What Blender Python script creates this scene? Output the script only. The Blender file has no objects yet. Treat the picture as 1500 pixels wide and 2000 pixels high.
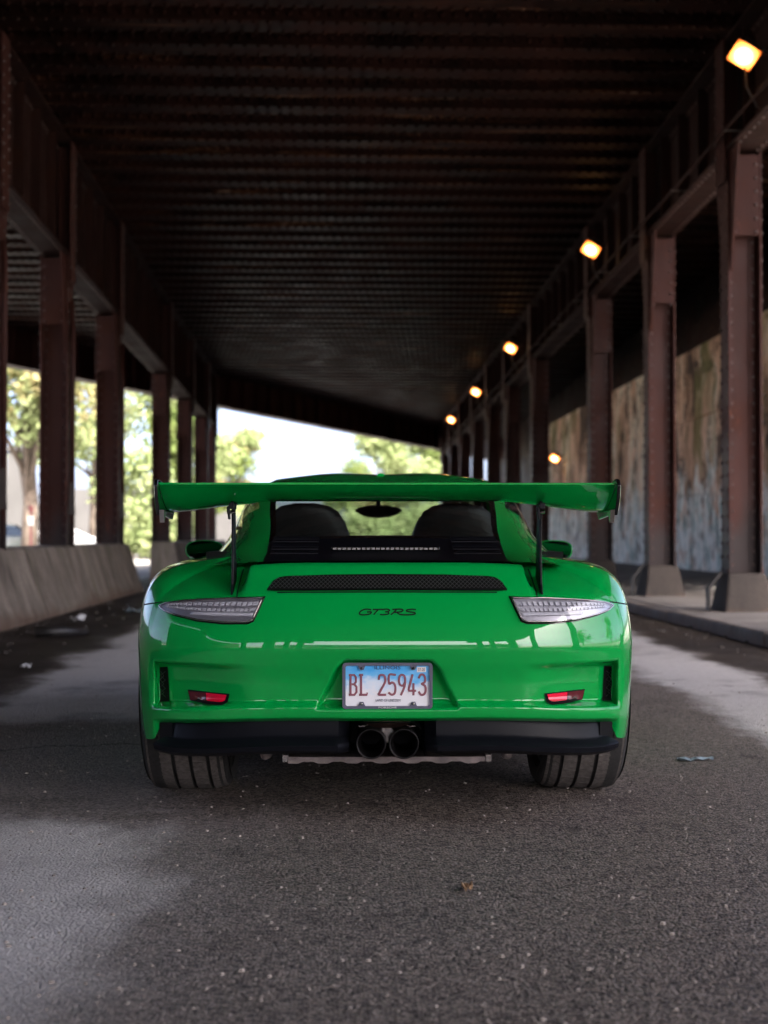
import bpy, math, random
import numpy as np
from mathutils import Vector, Matrix
from mathutils.bvhtree import BVHTree
R = math.radians
random.seed(7); rng = np.random.default_rng(7)
scene = bpy.context.scene
col = scene.collection

# ------------------------------------------------------------------ camera, sky, sun, exposure
CAM_H = 0.965
cam_data = bpy.data.cameras.new('camera')
cam = bpy.data.objects.new('camera', cam_data); col.objects.link(cam)
cam.location = (0, 0, CAM_H)
cam.rotation_euler = (R(90 + 0.97), 0, R(-1.94))
cam_data.sensor_fit = 'HORIZONTAL'; cam_data.sensor_width = 24
cam_data.lens = 24 * 2720 / 1500
cam_data.clip_start = 0.05; cam_data.clip_end = 3000
cam_data.dof.use_dof = True; cam_data.dof.focus_distance = 4.68; cam_data.dof.aperture_fstop = 2.4
scene.camera = cam

SUN_EL, SUN_AZ = R(52), R(158)          # azimuth clockwise from +Y: the sun stands behind the camera, to the right
world = bpy.data.worlds.new('World'); scene.world = world; world.use_nodes = True
wn = world.node_tree.nodes; wl = world.node_tree.links
sky = wn.new('ShaderNodeTexSky'); sky.sky_type = 'NISHITA'; sky.sun_disc = False
sky.sun_elevation = SUN_EL; sky.sun_rotation = SUN_AZ; sky.air_density = 0.25; sky.dust_density = 4.0; sky.ozone_density = 0.0
wl.new(sky.outputs[0], wn['Background'].inputs[0]); wn['Background'].inputs[1].default_value = 0.15
sd = bpy.data.lights.new('sun', 'SUN'); sd.energy = 3.6; sd.angle = R(0.5); sd.color = (1, 0.95, 0.88)
sun = bpy.data.objects.new('sun', sd); col.objects.link(sun)
sdir = Vector((math.sin(SUN_AZ) * math.cos(SUN_EL), math.cos(SUN_AZ) * math.cos(SUN_EL), math.sin(SUN_EL)))
sun.rotation_euler = sdir.to_track_quat('Z', 'Y').to_euler()
sun.location = (-20, -40, 60)
vs = scene.view_settings
vs.view_transform = 'Standard'; vs.look = 'None'; vs.gamma = 1; vs.use_curve_mapping = False
vs.exposure = 3.12
scene.cycles.use_denoising = True
scene.cycles.max_bounces = 8; scene.cycles.diffuse_bounces = 5; scene.cycles.glossy_bounces = 4
scene.cycles.transparent_max_bounces = 12; scene.cycles.sample_clamp_indirect = 8

# ------------------------------------------------------------------ material helpers
class NT:
    def __init__(self, name):
        self.m = bpy.data.materials.new(name); self.m.use_nodes = True
        self.t = self.m.node_tree; self.b = self.t.nodes['Principled BSDF']
    def n(self, typ, props=None, **ins):
        nd = self.t.nodes.new('ShaderNode' + typ)
        for k, v in (props or {}).items(): setattr(nd, k, v)
        for k, v in ins.items():
            key = int(k[1:]) if k[0] == 'i' and k[1:].isdigit() else k.replace('_', ' ')
            self.set(nd.inputs[key], v)
        return nd
    def set(self, sock, v):
        if isinstance(v, bpy.types.NodeSocket): self.t.links.new(v, sock)
        elif isinstance(v, bpy.types.Node): self.t.links.new(v.outputs[0], sock)
        else:
            if isinstance(v, (tuple, list)) and len(v) == 3 and sock.type == 'RGBA': v = (*v, 1)
            sock.default_value = v
    def out(self, **kw):
        for k, v in kw.items(): self.set(self.b.inputs[k.replace('_', ' ')], v)
        return self.m
    def obj(self): return self.n('TexCoord').outputs['Object']
    def pos(self): return self.n('NewGeometry').outputs['Position']
    def scale(self, vec, s): return self.n('Mapping', Vector=vec, Scale=s)
    def noise(self, vec, s, d=4, r=.6): return self.n('TexNoise', Vector=vec, Scale=s, Detail=d, Roughness=r).outputs[0]
    def ramp(self, fac, stops):
        nd = self.n('ValToRGB', Fac=fac); e = nd.color_ramp.elements
        e.remove(e[1])
        for k, (p, c) in enumerate(stops):
            if k: el = e.new(p)
            else: el = e[0]; el.position = p
            el.color = (*c, 1) if isinstance(c, (tuple, list)) else (c, c, c, 1)
        return nd.outputs[0]
    def mix(self, f, a, b, mode='MIX'):
        nd = self.n('Mix', {'data_type': 'RGBA', 'blend_type': mode})
        self.set(nd.inputs[0], f); self.set(nd.inputs[6], a); self.set(nd.inputs[7], b)
        return nd.outputs[2]
    def math(self, op, a, b=0.0, c=None):
        nd = self.n('Math', {'operation': op}); self.set(nd.inputs[0], a); self.set(nd.inputs[1], b)
        if c is not None: self.set(nd.inputs[2], c)
        return nd.outputs[0]
    def bump(self, h, strength=.3, dist=.01):
        nd = self.n('Bump', Height=h, Strength=strength, Distance=dist); return nd.outputs[0]

def plain(name, c, rough=.5, metal=0, coat=0, noise=0, nscale=8, bump=0, bscale=40, spec=.5, **kw):
    t = NT(name); o = t.obj(); cc = c
    if noise:
        f = t.noise(o, nscale)
        cc = t.mix(t.ramp(f, [(.3, 0), (.7, 1)]), tuple(x * (1 - noise) for x in c), tuple(min(1, x * (1 + noise)) for x in c))
    t.out(Base_Color=cc, Roughness=rough, Metallic=metal, Coat_Weight=coat, Coat_Roughness=.03, Specular_IOR_Level=spec)
    if bump: t.out(Normal=t.bump(t.noise(o, bscale), bump, .004))
    for k, v in kw.items(): t.set(t.b.inputs[k.replace('_', ' ')], v)
    return t.m

def steel(name, a, b, rust, rough=.6, splash=False):
    t = NT(name); p = t.pos()
    streak = t.noise(t.scale(p, (7, 7, .6)), 1.0, 6, .65)
    blot = t.noise(p, 1.7, 5, .6)
    c = t.mix(t.ramp(streak, [(.3, 0), (.7, 1)]), a, b)
    c = t.mix(t.ramp(blot, [(.52, 0), (.72, .75)]), c, rust)
    fine = t.noise(p, 38, 3, .6)
    c = t.mix(t.ramp(fine, [(.72, 0), (.82, .4)]), c, (.08, .05, .04))
    if splash:                                  # grey road dirt and flaked paint on the lowest metre
        z = t.n('SeparateXYZ', Vector=p).outputs[2]; rag = t.math('MULTIPLY', t.math('SUBTRACT', t.noise(t.scale(p, (3, 3, .8)), 1.5, 5, .65), .5), 1.2)
        c = t.mix(t.ramp(t.math('MULTIPLY', t.math('ADD', z, rag), .4), [(.36, .85), (.52, 0)]), c, (.035, .030, .031))
        c = t.mix(t.ramp(t.noise(t.scale(p, (4, 4, 1.2)), 2.2, 5, .7), [(.64, 0), (.67, .8)]), c, (.14, .045, .024))
    return t.out(Base_Color=c, Roughness=t.ramp(blot, [(.3, rough - .12), (.7, rough + .2)]), Specular_IOR_Level=.14, Normal=t.bump(t.noise(p, 30, 5), .25, .006))

MAT = {}
MAT['steel'] = steel('brown_painted_steel', (.034, .0125, .010), (.062, .023, .019), (.058, .019, .011), .5, True)
MAT['deck'] = steel('rusty_deck_steel', (.016, .009, .008), (.03, .016, .013), (.05, .022, .012), .62)
def deck_mat():
    t = NT('rusty_trough_steel'); p = t.pos()
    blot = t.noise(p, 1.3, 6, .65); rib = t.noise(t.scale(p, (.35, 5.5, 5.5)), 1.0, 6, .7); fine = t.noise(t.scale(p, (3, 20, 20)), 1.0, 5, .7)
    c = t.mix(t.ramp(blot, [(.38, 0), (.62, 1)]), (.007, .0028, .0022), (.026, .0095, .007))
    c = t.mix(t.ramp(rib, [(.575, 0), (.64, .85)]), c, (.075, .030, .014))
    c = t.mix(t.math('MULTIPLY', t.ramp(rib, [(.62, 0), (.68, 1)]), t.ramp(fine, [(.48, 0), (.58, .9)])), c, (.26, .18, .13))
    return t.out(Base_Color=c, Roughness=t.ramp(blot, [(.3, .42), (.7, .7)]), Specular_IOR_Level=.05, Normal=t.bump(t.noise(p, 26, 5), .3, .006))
MAT['deck'] = deck_mat()
MAT['girder'] = steel('shade_dark_girder_steel', (.012, .005, .004), (.030, .011, .0085), (.032, .011, .006), .75)  # base colour darkened to stand in for the dim light on the girders
MAT['rivet'] = plain('rivet_steel', (.045, .019, .015), .45)

def mat_concrete(name, base, dark, streak_amt=.6, moss=0):
    t = NT(name); p = t.pos()
    n1 = t.noise(t.scale(p, (2.2, 2.2, .25)), 1.6, 6, .65); n2 = t.noise(p, 1.1, 6, .6); n3 = t.noise(p, 60, 3)
    c = t.mix(t.ramp(n1, [(.38, 0), (.66, streak_amt)]), base, dark)
    c = t.mix(t.ramp(n2, [(.45, 0), (.7, .6)]), c, tuple(x * .6 for x in base))
    if moss: c = t.mix(t.ramp(t.noise(t.scale(p, (1.3, 1.3, .2)), 1.3, 4), [(.56, 0), (.66, moss)]), c, (.12, .12, .05))
    z = t.n('SeparateXYZ', Vector=p).outputs[2]
    low = t.ramp(t.math('ADD', z, t.math('MULTIPLY', t.math('SUBTRACT', n2, .5), .5)), [(.02, .8), (.16, 0)])
    c = t.mix(low, c, (.12, .065, .04))
    c = t.mix(t.ramp(n3, [(.4, .45), (.6, 0)]), c, dark)
    c = t.mix(t.ramp(t.noise(p, 4.5, 7, .75), [(.52, 0), (.64, .7)]), c, tuple(x * .4 for x in base))
    return t.out(Base_Color=c, Roughness=.85, Normal=t.bump(t.math('ADD', n3, n1), .35, .01))
MAT['barrier'] = mat_concrete('weathered_barrier_concrete', (.34, .285, .23), (.055, .040, .030), .95, .5)
MAT['footing'] = mat_concrete('footing_concrete', (.055, .043, .036), (.02, .016, .014), .9)
MAT['kerb'] = mat_concrete('kerb_concrete', (.22, .20, .185), (.06, .05, .045), .6)
MAT['pale_wall'] = plain('pale_concrete', (.055, .053, .051), .85, noise=.2, nscale=.6)

def mat_retaining():
    t = NT('stained_retaining_concrete'); p = t.pos()
    warp = t.n('VectorMath', {'operation': 'MULTIPLY_ADD'}, i0=t.n('TexNoise', Vector=p, Scale=1.2, Detail=5.0).outputs[1], i1=(0, .9, .9), i2=p).outputs[0]
    sv = t.noise(t.scale(warp, (1, 1.1, .45)), .8, 9, .72)
    sf = t.noise(t.scale(warp, (1, 2.6, .8)), 1.5, 9, .75)
    bl = t.noise(warp, .8, 8, .7)
    c = t.ramp(sv, [(.36, (.06, .036, .026)), (.43, (.42, .24, .15)), (.51, (.72, .46, .32)), (.60, (.78, .68, .54))])
    c = t.mix(t.ramp(bl, [(.43, .92), (.485, 0)]), c, (.085, .05, .035))
    c = t.mix(t.ramp(sf, [(.41, .95), (.475, 0)]), c, (.04, .025, .02))
    c = t.mix(t.ramp(t.noise(t.scale(warp, (1, .8, .25)), 1.1, 5), [(.55, 0), (.62, .65)]), c, (.17, .17, .05))
    z = t.n('SeparateXYZ', Vector=p).outputs[2]
    edge = t.math('ADD', z, t.math('MULTIPLY', t.math('SUBTRACT', t.noise(t.scale(p, (1, 1.4, .5)), 1.1, 6, .7), .5), -4.6))
    paint = t.ramp(edge, [(.0, 1), (1.75 / 3, 1), (1.95 / 3, 0)])
    paint.node.inputs[0].default_value = 0
    e2 = t.math('DIVIDE', edge, 3.0); t.t.links.new(e2, paint.node.inputs[0])
    pc = t.ramp(t.noise(t.scale(p, (1, 2.5, .8)), 1.3, 6, .7), [(.37, (.08, .075, .07)), (.43, (.30, .42, .38)), (.48, (.80, .77, .70)), (.56, (.85, .83, .78)), (.62, (.38, .52, .47))])
    c = t.mix(t.math('MULTIPLY', paint, t.ramp(t.noise(p, 2.6, 5, .7), [(.38, .15), (.5, 1)])), c, pc)
    return t.out(Base_Color=c, Roughness=.9, Normal=t.bump(t.math('ADD', sf, t.noise(p, 9, 8, .7)), .7, .05))
MAT['retaining'] = mat_retaining()

def mat_road():
    t = NT('worn_asphalt'); p = t.pos()
    xyz = t.n('SeparateXYZ', Vector=p)
    wob = t.math('MULTIPLY', t.math('SUBTRACT', t.noise(t.scale(p, (.6, .42, 1)), 1.4, 10, .68), .5), 1.2)
    x = t.math('ADD', xyz.outputs[0], wob)
    fx = t.math('DIVIDE', t.math('ADD', x, 5.0), 10.0)
    lane = t.ramp(fx, [(.0, 0), (.285, 0), (.305, 1), (.425, .95), (.452, .2), (.48, .1), (.58, .05), (.70, .10), (.722, 1), (.782, 1), (.80, 0)])
    dirt = t.ramp(fx, [(.0, 1), (.278, 1), (.30, 0), (.785, 0), (.805, 1)])
    big = t.noise(p, .55, 5, .6)
    vor = t.n('TexVoronoi', Vector=p, Scale=112.0); vor2 = t.n('TexVoronoi', Vector=p, Scale=210.0)
    stone = t.n('SeparateColor', Color=vor.outputs['Color']).outputs[0]
    stone2 = t.n('SeparateColor', Color=vor2.outputs['Color']).outputs[0]
    dark = t.mix(t.ramp(stone, [(.15, 0), (.85, 1)]), (.022, .0165, .0135), (.20, .16, .135))
    dark = t.mix(t.ramp(stone2, [(.84, 0), (.93, .8)]), dark, (.17, .145, .125))
    dark = t.mix(t.ramp(stone, [(.965, 0), (.98, .7)]), dark, (.20, .175, .155))
    vor3 = t.n('TexVoronoi', Vector=p, Scale=38.0); big3 = t.n('SeparateColor', Color=vor3.outputs['Color']).outputs[1]
    dark = t.mix(t.math('MULTIPLY', t.ramp(big3, [(.82, 0), (.9, .75)]), t.ramp(vor3.outputs['Distance'], [(.25, 1), (.42, 0)])), dark, (.20, .17, .15))
    pale = t.mix(stone, (.44, .42, .41), (.60, .575, .56))
    yy = t.math('DIVIDE', t.math('ADD', xyz.outputs[1], t.math('MULTIPLY', wob, 1.3)), 20.0)
    damp = t.mix(t.ramp(fx, [(.55, 0), (.6, 1)]), t.ramp(yy, [(.13, .5), (.16, 1), (.232, 1), (.246, .2), (.355, .14), (.375, 1)]), (1, 1, 1))   # a damp band crosses the left lane
    m = t.math('MULTIPLY', t.math('MULTIPLY', lane, damp), t.ramp(big, [(.30, .65), (.44, 1)]))
    c = t.mix(m, dark, pale)
    soil = t.mix(t.noise(p, 9, 6, .7), (.014, .011, .010), (.055, .045, .038))
    c = t.mix(t.math('MULTIPLY', dirt, .92), c, soil)
    c = t.mix(t.ramp(t.noise(p, 1.1, 6, .65), [(.54, 0), (.70, .5)]), c, (.030, .022, .019))
    c = t.mix(t.ramp(t.noise(p, 3.1, 4, .5), [(.66, 0), (.72, .45)]), c, (.012, .010, .010))
    wav = t.math('MULTIPLY', t.math('SUBTRACT', t.noise(t.scale(p, (1, .0, 0)), 1.6, 8, .65), .5), .9)
    dist = t.math('ABSOLUTE', t.math('SUBTRACT', t.math('ADD', xyz.outputs[1], wav), 6.45))
    line = t.math('MULTIPLY', t.ramp(dist, [(.006, 1), (.02, 0)]), t.ramp(t.math('MULTIPLY', xyz.outputs[0], -.4), [(.3, 0), (.4, .8)]))
    c = t.mix(line, c, (.008, .007, .007))
    h = t.math('ADD', t.math('MULTIPLY', vor.outputs['Distance'], -1.6), t.math('ADD', t.math('MULTIPLY', t.noise(p, 160, 3), .5), t.math('MULTIPLY', t.noise(p, 6, 3), .8)))
    rough = t.ramp(big, [(.35, .48), (.6, .78)])
    return t.out(Base_Color=c, Roughness=rough, Specular_IOR_Level=.12, Normal=t.bump(h, .55, .008))
MAT['road'] = mat_road()

def mat_ground(name, a, b, s=.8):
    t = NT(name); p = t.pos()
    c = t.mix(t.ramp(t.noise(p, s, 7, .65), [(.35, 0), (.65, 1)]), a, b)
    c = t.mix(t.ramp(t.noise(p, 20, 4), [(.4, .4), (.6, 0)]), c, tuple(v * .5 for v in a))
    return t.out(Base_Color=c, Roughness=.9, Normal=t.bump(t.noise(p, 18, 5), .5, .02))
MAT['sidewalk'] = mat_ground('dusty_sidewalk', (.20, .185, .17), (.09, .075, .065), 1.2)
MAT['lot'] = mat_ground('pale_lot', (.26, .245, .225), (.18, .17, .15), .2)
MAT['soil'] = plain('dirt', (.05, .042, .036), .95, noise=.5, nscale=20)
MAT['pebble'] = plain('pebble', (.27, .235, .205), .8, noise=.4, nscale=3)

# ------------------------------------------------------------------ mesh helpers
class MB:
    def __init__(self): self.v = []; self.f = []
    def add(self, vs, fs):
        o = len(self.v); self.v += [tuple(p) for p in vs]; self.f += [tuple(i + o for i in f) for f in fs]; return self
    def box(self, x0, x1, y0, y1, z0, z1):
        return self.add([(x0,y0,z0),(x1,y0,z0),(x1,y1,z0),(x0,y1,z0),(x0,y0,z1),(x1,y0,z1),(x1,y1,z1),(x0,y1,z1)],
                        [(0,3,2,1),(4,5,6,7),(0,1,5,4),(1,2,6,5),(2,3,7,6),(3,0,4,7)])
    def prism(self, poly, axis, a, b):
        """poly: list of 2D points in the two other axes, extruded along axis from a to b"""
        n = len(poly)
        def P(q, t): return {'x': (t, q[0], q[1]), 'y': (q[0], t, q[1]), 'z': (q[0], q[1], t)}[axis]
        vs = [P(q, a) for q in poly] + [P(q, b) for q in poly]
        fs = [(i, (i + 1) % n, n + (i + 1) % n, n + i) for i in range(n)] + [tuple(range(n))[::-1], tuple(range(n, 2 * n))]
        return self.add(vs, fs)
    def tube(self, pts, r, seg=8, cap=True):
        pts = [Vector(p) for p in pts]; rs = r if isinstance(r, (list, tuple)) else [r] * len(pts); vs = []
        up = Vector((0.0123, .0456, 1)).normalized()
        for i, p in enumerate(pts):
            d = (pts[min(i + 1, len(pts) - 1)] - pts[max(i - 1, 0)]).normalized()
            a = d.cross(up)
            if a.length < .1: a = d.cross(Vector((1, 0, 0)))
            a.normalize(); b = d.cross(a)
            for k in range(seg):
                t = 2 * math.pi * k / seg; vs.append(p + (a * math.cos(t) + b * math.sin(t)) * rs[i])
        fs = [(i*seg+k, i*seg+(k+1)%seg, (i+1)*seg+(k+1)%seg, (i+1)*seg+k) for i in range(len(pts)-1) for k in range(seg)]
        if cap: fs += [tuple(range(seg))[::-1], tuple(range((len(pts)-1)*seg, len(pts)*seg))]
        return self.add(vs, fs)
    def lathe(self, prof, c, axis='x', seg=48, close=False):
        """prof: (axial, radius)"""
        vs = []; n = len(prof)
        for k in range(seg):
            t = 2 * math.pi * k / seg
            for a, r in prof:
                if axis == 'x': vs.append((c[0] + a, c[1] + r * math.cos(t), c[2] + r * math.sin(t)))
                elif axis == 'y': vs.append((c[0] + r * math.cos(t), c[1] + a, c[2] + r * math.sin(t)))
                else: vs.append((c[0] + r * math.cos(t), c[1] + r * math.sin(t), c[2] + a))
        m = n if close else n - 1
        fs = [(k*n+i, k*n+(i+1)%n, ((k+1)%seg)*n+(i+1)%n, ((k+1)%seg)*n+i) for k in range(seg) for i in range(m)]
        return self.add(vs, fs)
    def rivet(self, p, nrm, r=.018):
        n = Vector(nrm).normalized(); a = n.orthogonal().normalized(); b = n.cross(a); p = Vector(p)
        vs = [p + (a*math.cos(k*math.pi/3) + b*math.sin(k*math.pi/3))*r for k in range(6)] + [p + n*r*.75 + (a*math.cos(k*math.pi/3)+b*math.sin(k*math.pi/3))*r*.5 for k in range(6)]
        return self.add(vs, [(k,(k+1)%6,6+(k+1)%6,6+k) for k in range(6)] + [tuple(range(6, 12))])
    def mesh(self, name, mat, smooth=False):
        me = bpy.data.meshes.new(name); me.from_pydata(self.v, [], self.f); me.update()
        if mat: me.materials.append(MAT[mat] if isinstance(mat, str) else mat)
        if smooth: me.shade_smooth()
        return me
    def build(self, name, mat, parent=None, smooth=False, loc=None, bevel=0, auto=None):
        return put(name, self.mesh(name, mat, smooth), parent, loc, bevel, auto)
def put(name, me, parent=None, loc=None, bevel=0, auto=None):
    o = bpy.data.objects.new(name, me); col.objects.link(o); o.parent = parent
    if loc is not None: o.location = loc
    if bevel:
        md = o.modifiers.new('bevel', 'BEVEL'); md.width = bevel; md.segments = 2; md.limit_method = 'ANGLE'; md.angle_limit = R(35)
    if auto: me.set_sharp_from_angle(angle=R(auto))
    return o
def tag(o, label=None, cat=None, group=None, kind=None):
    for k, v in (('label', label), ('category', cat), ('group', group), ('kind', kind)):
        if v: o[k] = v
    if cat and not kind: o['kind'] = 'thing'
    return o
def empty(name, loc=(0, 0, 0), rot=(0, 0, 0)):
    o = bpy.data.objects.new(name, None); col.objects.link(o); o.location = loc; o.rotation_euler = rot
    o.empty_display_size = .2; return o
def copy_tree(o, parent=None):
    c = o.copy(); col.objects.link(c); c.parent = parent
    for ch in list(o.children): copy_tree(ch, c)
    return c

# ------------------------------------------------------------------ ground, road, pavement
KX = 3.72
tag(MB().box(-400, 400, -300, 700, -.5, -.012).build('ground', 'lot'), kind='structure')
rd = MB()
rd.add([(-4.3,-60,0),(KX+.02,-60,0),(KX+.02,90,0),(-4.3,90,0)], [(0,1,2,3)])
tag(rd.build('road', 'road'), kind='structure')
sw = MB().prism([(KX+.16, -.1), (KX+.16, .125), (5.3, .135), (6.2, .22), (7.1, .30), (7.1, -.1)], 'y', -6, 62)
sidewalk = tag(sw.build('sidewalk', 'sidewalk'), kind='structure')
yk = -6.0; k = 0
while yk < 62:
    L = 1.8
    h = .118 + random.uniform(-.012, .012); dx = random.uniform(-.012, .012)
    MB().prism([(KX+dx, -.1), (KX+dx, h-.02), (KX+dx+.02, h), (KX+.158, h+.004), (KX+.158, -.1)], 'y', yk+.006, yk+L-.006).build('kerb_stone', 'kerb', sidewalk, bevel=.012)
    yk += L

# ------------------------------------------------------------------ the viaduct
TILT = -math.atan(.0224)
def vroot(name): return empty(name, (0, 0, CAM_H), (TILT, 0, 0))
def hz(h, y): return CAM_H + h - .0224 * y            # world height of viaduct height h at distance y
HC = 5.90                                              # underside of the deck above the camera, in the viaduct's own frame
Y0 = -20.0
def skew_x(y): return -3.7 + .509 * (y - 43.1)         # the skewed far edge of the deck
deck = tag(vroot('viaduct_deck'), 'dark rusty riveted steel trough deck overhead, spanning the whole road', 'bridge deck')
PITCH = .70
def trough(x0, x1):
    m = MB()
    prof = [(-.35,.42),(-.19,.42),(-.13,.012),(.13,.012),(.19,.42),(.35,.42),(.35,.45),(.17,.45),(.115,.04),(-.115,.04),(-.17,.45),(-.35,.45)]
    m.prism(prof, 'x', x0, x1)
    m.box(x0, x1, -.165, .165, -.012, .010)
    x = x0 + .06
    while x < x1:
        m.rivet((x, -.14, -.012), (0,0,-1), .034); m.rivet((x, .14, -.012), (0,0,-1), .034)
        m.rivet((x+.07, -.142, .08), (0,-1,-.147), .036); m.rivet((x+.07, -.178, .33), (0,-1,-.147), .034)
        x += .15
    return m
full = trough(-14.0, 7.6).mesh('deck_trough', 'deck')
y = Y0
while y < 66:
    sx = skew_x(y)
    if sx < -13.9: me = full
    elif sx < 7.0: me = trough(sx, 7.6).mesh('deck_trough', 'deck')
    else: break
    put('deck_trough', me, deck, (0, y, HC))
    y += PITCH

def girder(name, label, X, y0, y1, hb, side):
    """plate girder along the road; side=+1: the road lies towards +x"""
    g = tag(vroot(name), label, 'girder')
    ht = HC - .03
    bents_l = [b for b in BENTS if y0 < b < y1]
    cuts = [y0] + bents_l + [y1]
    for a, b in zip(cuts[:-1], cuts[1:]):
        MB().box(X-.012, X+.012, a+.004, b-.004, hb+.03, ht-.03).build('web_plate', 'girder', g)
    MB().box(X-.21, X+.21, y0, y1, ht-.028, ht).build('top_flange', 'girder', g)
    MB().box(X-.21, X+.21, y0, y1, hb, hb+.028).build('bottom_flange', 'girder', g)
    st = MB().box(.013, .14, -.012, .012, hb+.06, ht-.06).box(.013, .028, .012, .10, hb+.06, ht-.06)
    st.box(-.14, -.013, -.012, .012, hb+.06, ht-.06)
    sm = st.mesh('stiffener', 'girder')
    y = y0 + .5
    while y < y1:
        put('stiffener', sm, g, (X, y, 0)).scale = (side, 1, 1); y += .95
    an = MB()
    for h0, h1 in ((hb+.029, hb+.13), (ht-.13, ht-.029)):
        for s in (-1, 1): an.box(X+s*.013, X+s*.027, y0, y1, h0, h1)
    an.build('flange_angle', 'girder', g)
    rv = MB(); y = y0 + .1
    while y < y1:
        for h in (hb+.085, ht-.085): rv.rivet((X+side*.027, y, h), (side,0,0), .02)
        rv.rivet((X-.14, y, hb), (0,0,-1), .02); rv.rivet((X+.14, y, hb), (0,0,-1), .02)
        y += .16
    tag(rv.build('rivets', 'rivet', g), kind='stuff')
    return g
BENTS = [-16.0, -11.5, -7.3, -3.0, 2.0, 6.6, 11.0, 15.4, 19.35, 23.8, 30.9, 35.7, 40.0, 44.5, 49.0, 53.5, 57.5]
XL, XR = -3.88, 4.52
HBL, HBR = 4.28, 4.62
girder('plate_girder', 'brown riveted plate girder with stiffeners along the left column row', XL, Y0, 43.0, HBL, 1)
girder('plate_girder', 'brown riveted plate girder carrying the orange floodlights above the right columns', XR, Y0, 58.9, HBR, -1)

# skewed end girder closing the far mouth
p0, p1 = Vector((-14.0, 0, 0)), Vector((7.6, 0, 0))
p0.y = 43.1 + (p0.x + 3.7) / .509; p1.y = 43.1 + (p1.x + 3.7) / .509
eg = tag(vroot('end_girder'), 'skewed dark plate girder closing the bright far mouth of the underpass', 'girder')
dv = (p1 - p0); Ls = dv.length; dv.normalize(); ang = math.atan2(dv.y, dv.x)
er = (0, 0, ang)
def eput(o): o.location = (p0.x, p0.y, 0); o.rotation_euler = er; return o
eput(MB().box(0, Ls, -.012, .012, 4.98, HC+.5).build('web_plate', 'steel', eg))
eput(MB().box(0, Ls, -.2, .2, 4.95, 4.979).build('bottom_flange', 'steel', eg))
eput(MB().box(0, Ls, -.2, .2, HC+.501, HC+.53).build('top_flange', 'steel', eg))
sm = MB().box(-.012, .012, -.15, -.013, 4.99, HC+.2).box(.012, .09, -.026, -.0125, 4.99, HC+.2).mesh('stiffener', 'steel')
d = .3
while d < Ls:
    o = put('stiffener', sm, eg); o.location = (p0.x + dv.x*d, p0.y + dv.y*d, 0); o.rotation_euler = er; d += .85

# columns
def column(X, y, hb, base, label, row, footing=False, side=1):
    c = tag(empty('steel_column', (X, y, base)), label, 'column', row)
    H = hz(hb, y) - base - .002
    for s in (-1, 1):
        MB().box(s*.176-.013, s*.176+.013, -.16, .16, 0, H).build('flange', 'steel', c, bevel=.004)
    MB().box(-.162, .162, -.012, .012, 0, H).build('web', 'steel', c)
    an = MB()
    for s in (-1, 1):
        for q0, q1 in ((-.027, -.0135), (.0135, .027)): an.box(min(s*.162, s*.08), max(s*.162, s*.08), q0, q1, 0, H)
    an.build('web_angle', 'steel', c)
    # tapered bracket plates under the girder
    for s in (-1, 1):
        MB().prism([(s*.162, H-1.35), (s*.162, H-.002), (s*.46, H-.002), (s*.44, H-.10), (s*.19, H-1.3)], 'x', -.012 + side*.15, .012 + side*.15).build('gusset', 'steel', c)
    MB().prism([(-.155, H-.95), (-.155, H-.05), (.155, H-.05), (.155, H-.95)], 'y', -.175, -.161).build('splice_plate', 'steel', c)
    HT = hz(HC - .04, y) - base
    a_, b_ = sorted((side*.214, side*.238)); MB().box(a_, b_, -.17, .17, H - .35, HT).build('pilaster', 'steel', c, bevel=.004)
    a_, b_ = sorted((side*.03, side*.213)); MB().box(a_, b_, -.012, .012, H + .04, HT - .05).build('pilaster_rib', 'steel', c)
    rv = MB(); z = .3
    while H - .3 < HT and z < HT - .1:
        if z > H - .3:
            for yy in (-.13, .13): rv.rivet((side*.238, yy, z), (side, 0, 0), .024)
        z += .15
    z = .3
    while z < H - .1:
        for s in (-1, 1):
            for yy in (-.12, .12): rv.rivet((s*.189, yy, z), (s,0,0), .024)
            rv.rivet((s*.12, -.027, z+.06), (0,-1,0), .024)
            if z > H - 1.0: rv.rivet((s*.12, -.175, z), (0,-1,0), .024)
        z += .15
    tag(rv.build('rivets', 'rivet', c), kind='stuff')
    if footing:
        MB().add([(-.29,-.34,-.05),(.29,-.34,-.05),(.29,.34,-.05),(-.29,.34,-.05),(-.21,-.20,.42),(.21,-.20,.42),(.21,.20,.42),(-.21,.20,.42)],
                 [(0,3,2,1),(4,5,6,7),(0,1,5,4),(1,2,6,5),(2,3,7,6),(3,0,4,7)]).build('footing', 'footing', c, bevel=.03)
        gp = MB().prism([(-.30,-.02),(-.30,.26),(-.16,.44),(-.13,.44),(-.13,.41),(-.27,.245),(-.27,-.02)], 'y', -.05, .05)
        gp.build('steel_guard', 'black_steel', c, bevel=.006, loc=(-.10, 0, 0))
    return c
MAT['black_steel'] = plain('black_steel', (.02, .018, .018), .5, noise=.4)
left_rows = [(15.4, 'at the left edge of the picture, cut by it'), (19.35, 'second from the left edge'),
             (23.8, 'third from the left edge, at the barrier end'), (30.9, 'first one beyond the gap in the concrete barriers'),
             (35.7, 'second one beyond the gap in the barriers'), (40.0, 'last but one before the bright mouth'), (42.6, 'last one, framing the bright mouth on its left')]
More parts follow.
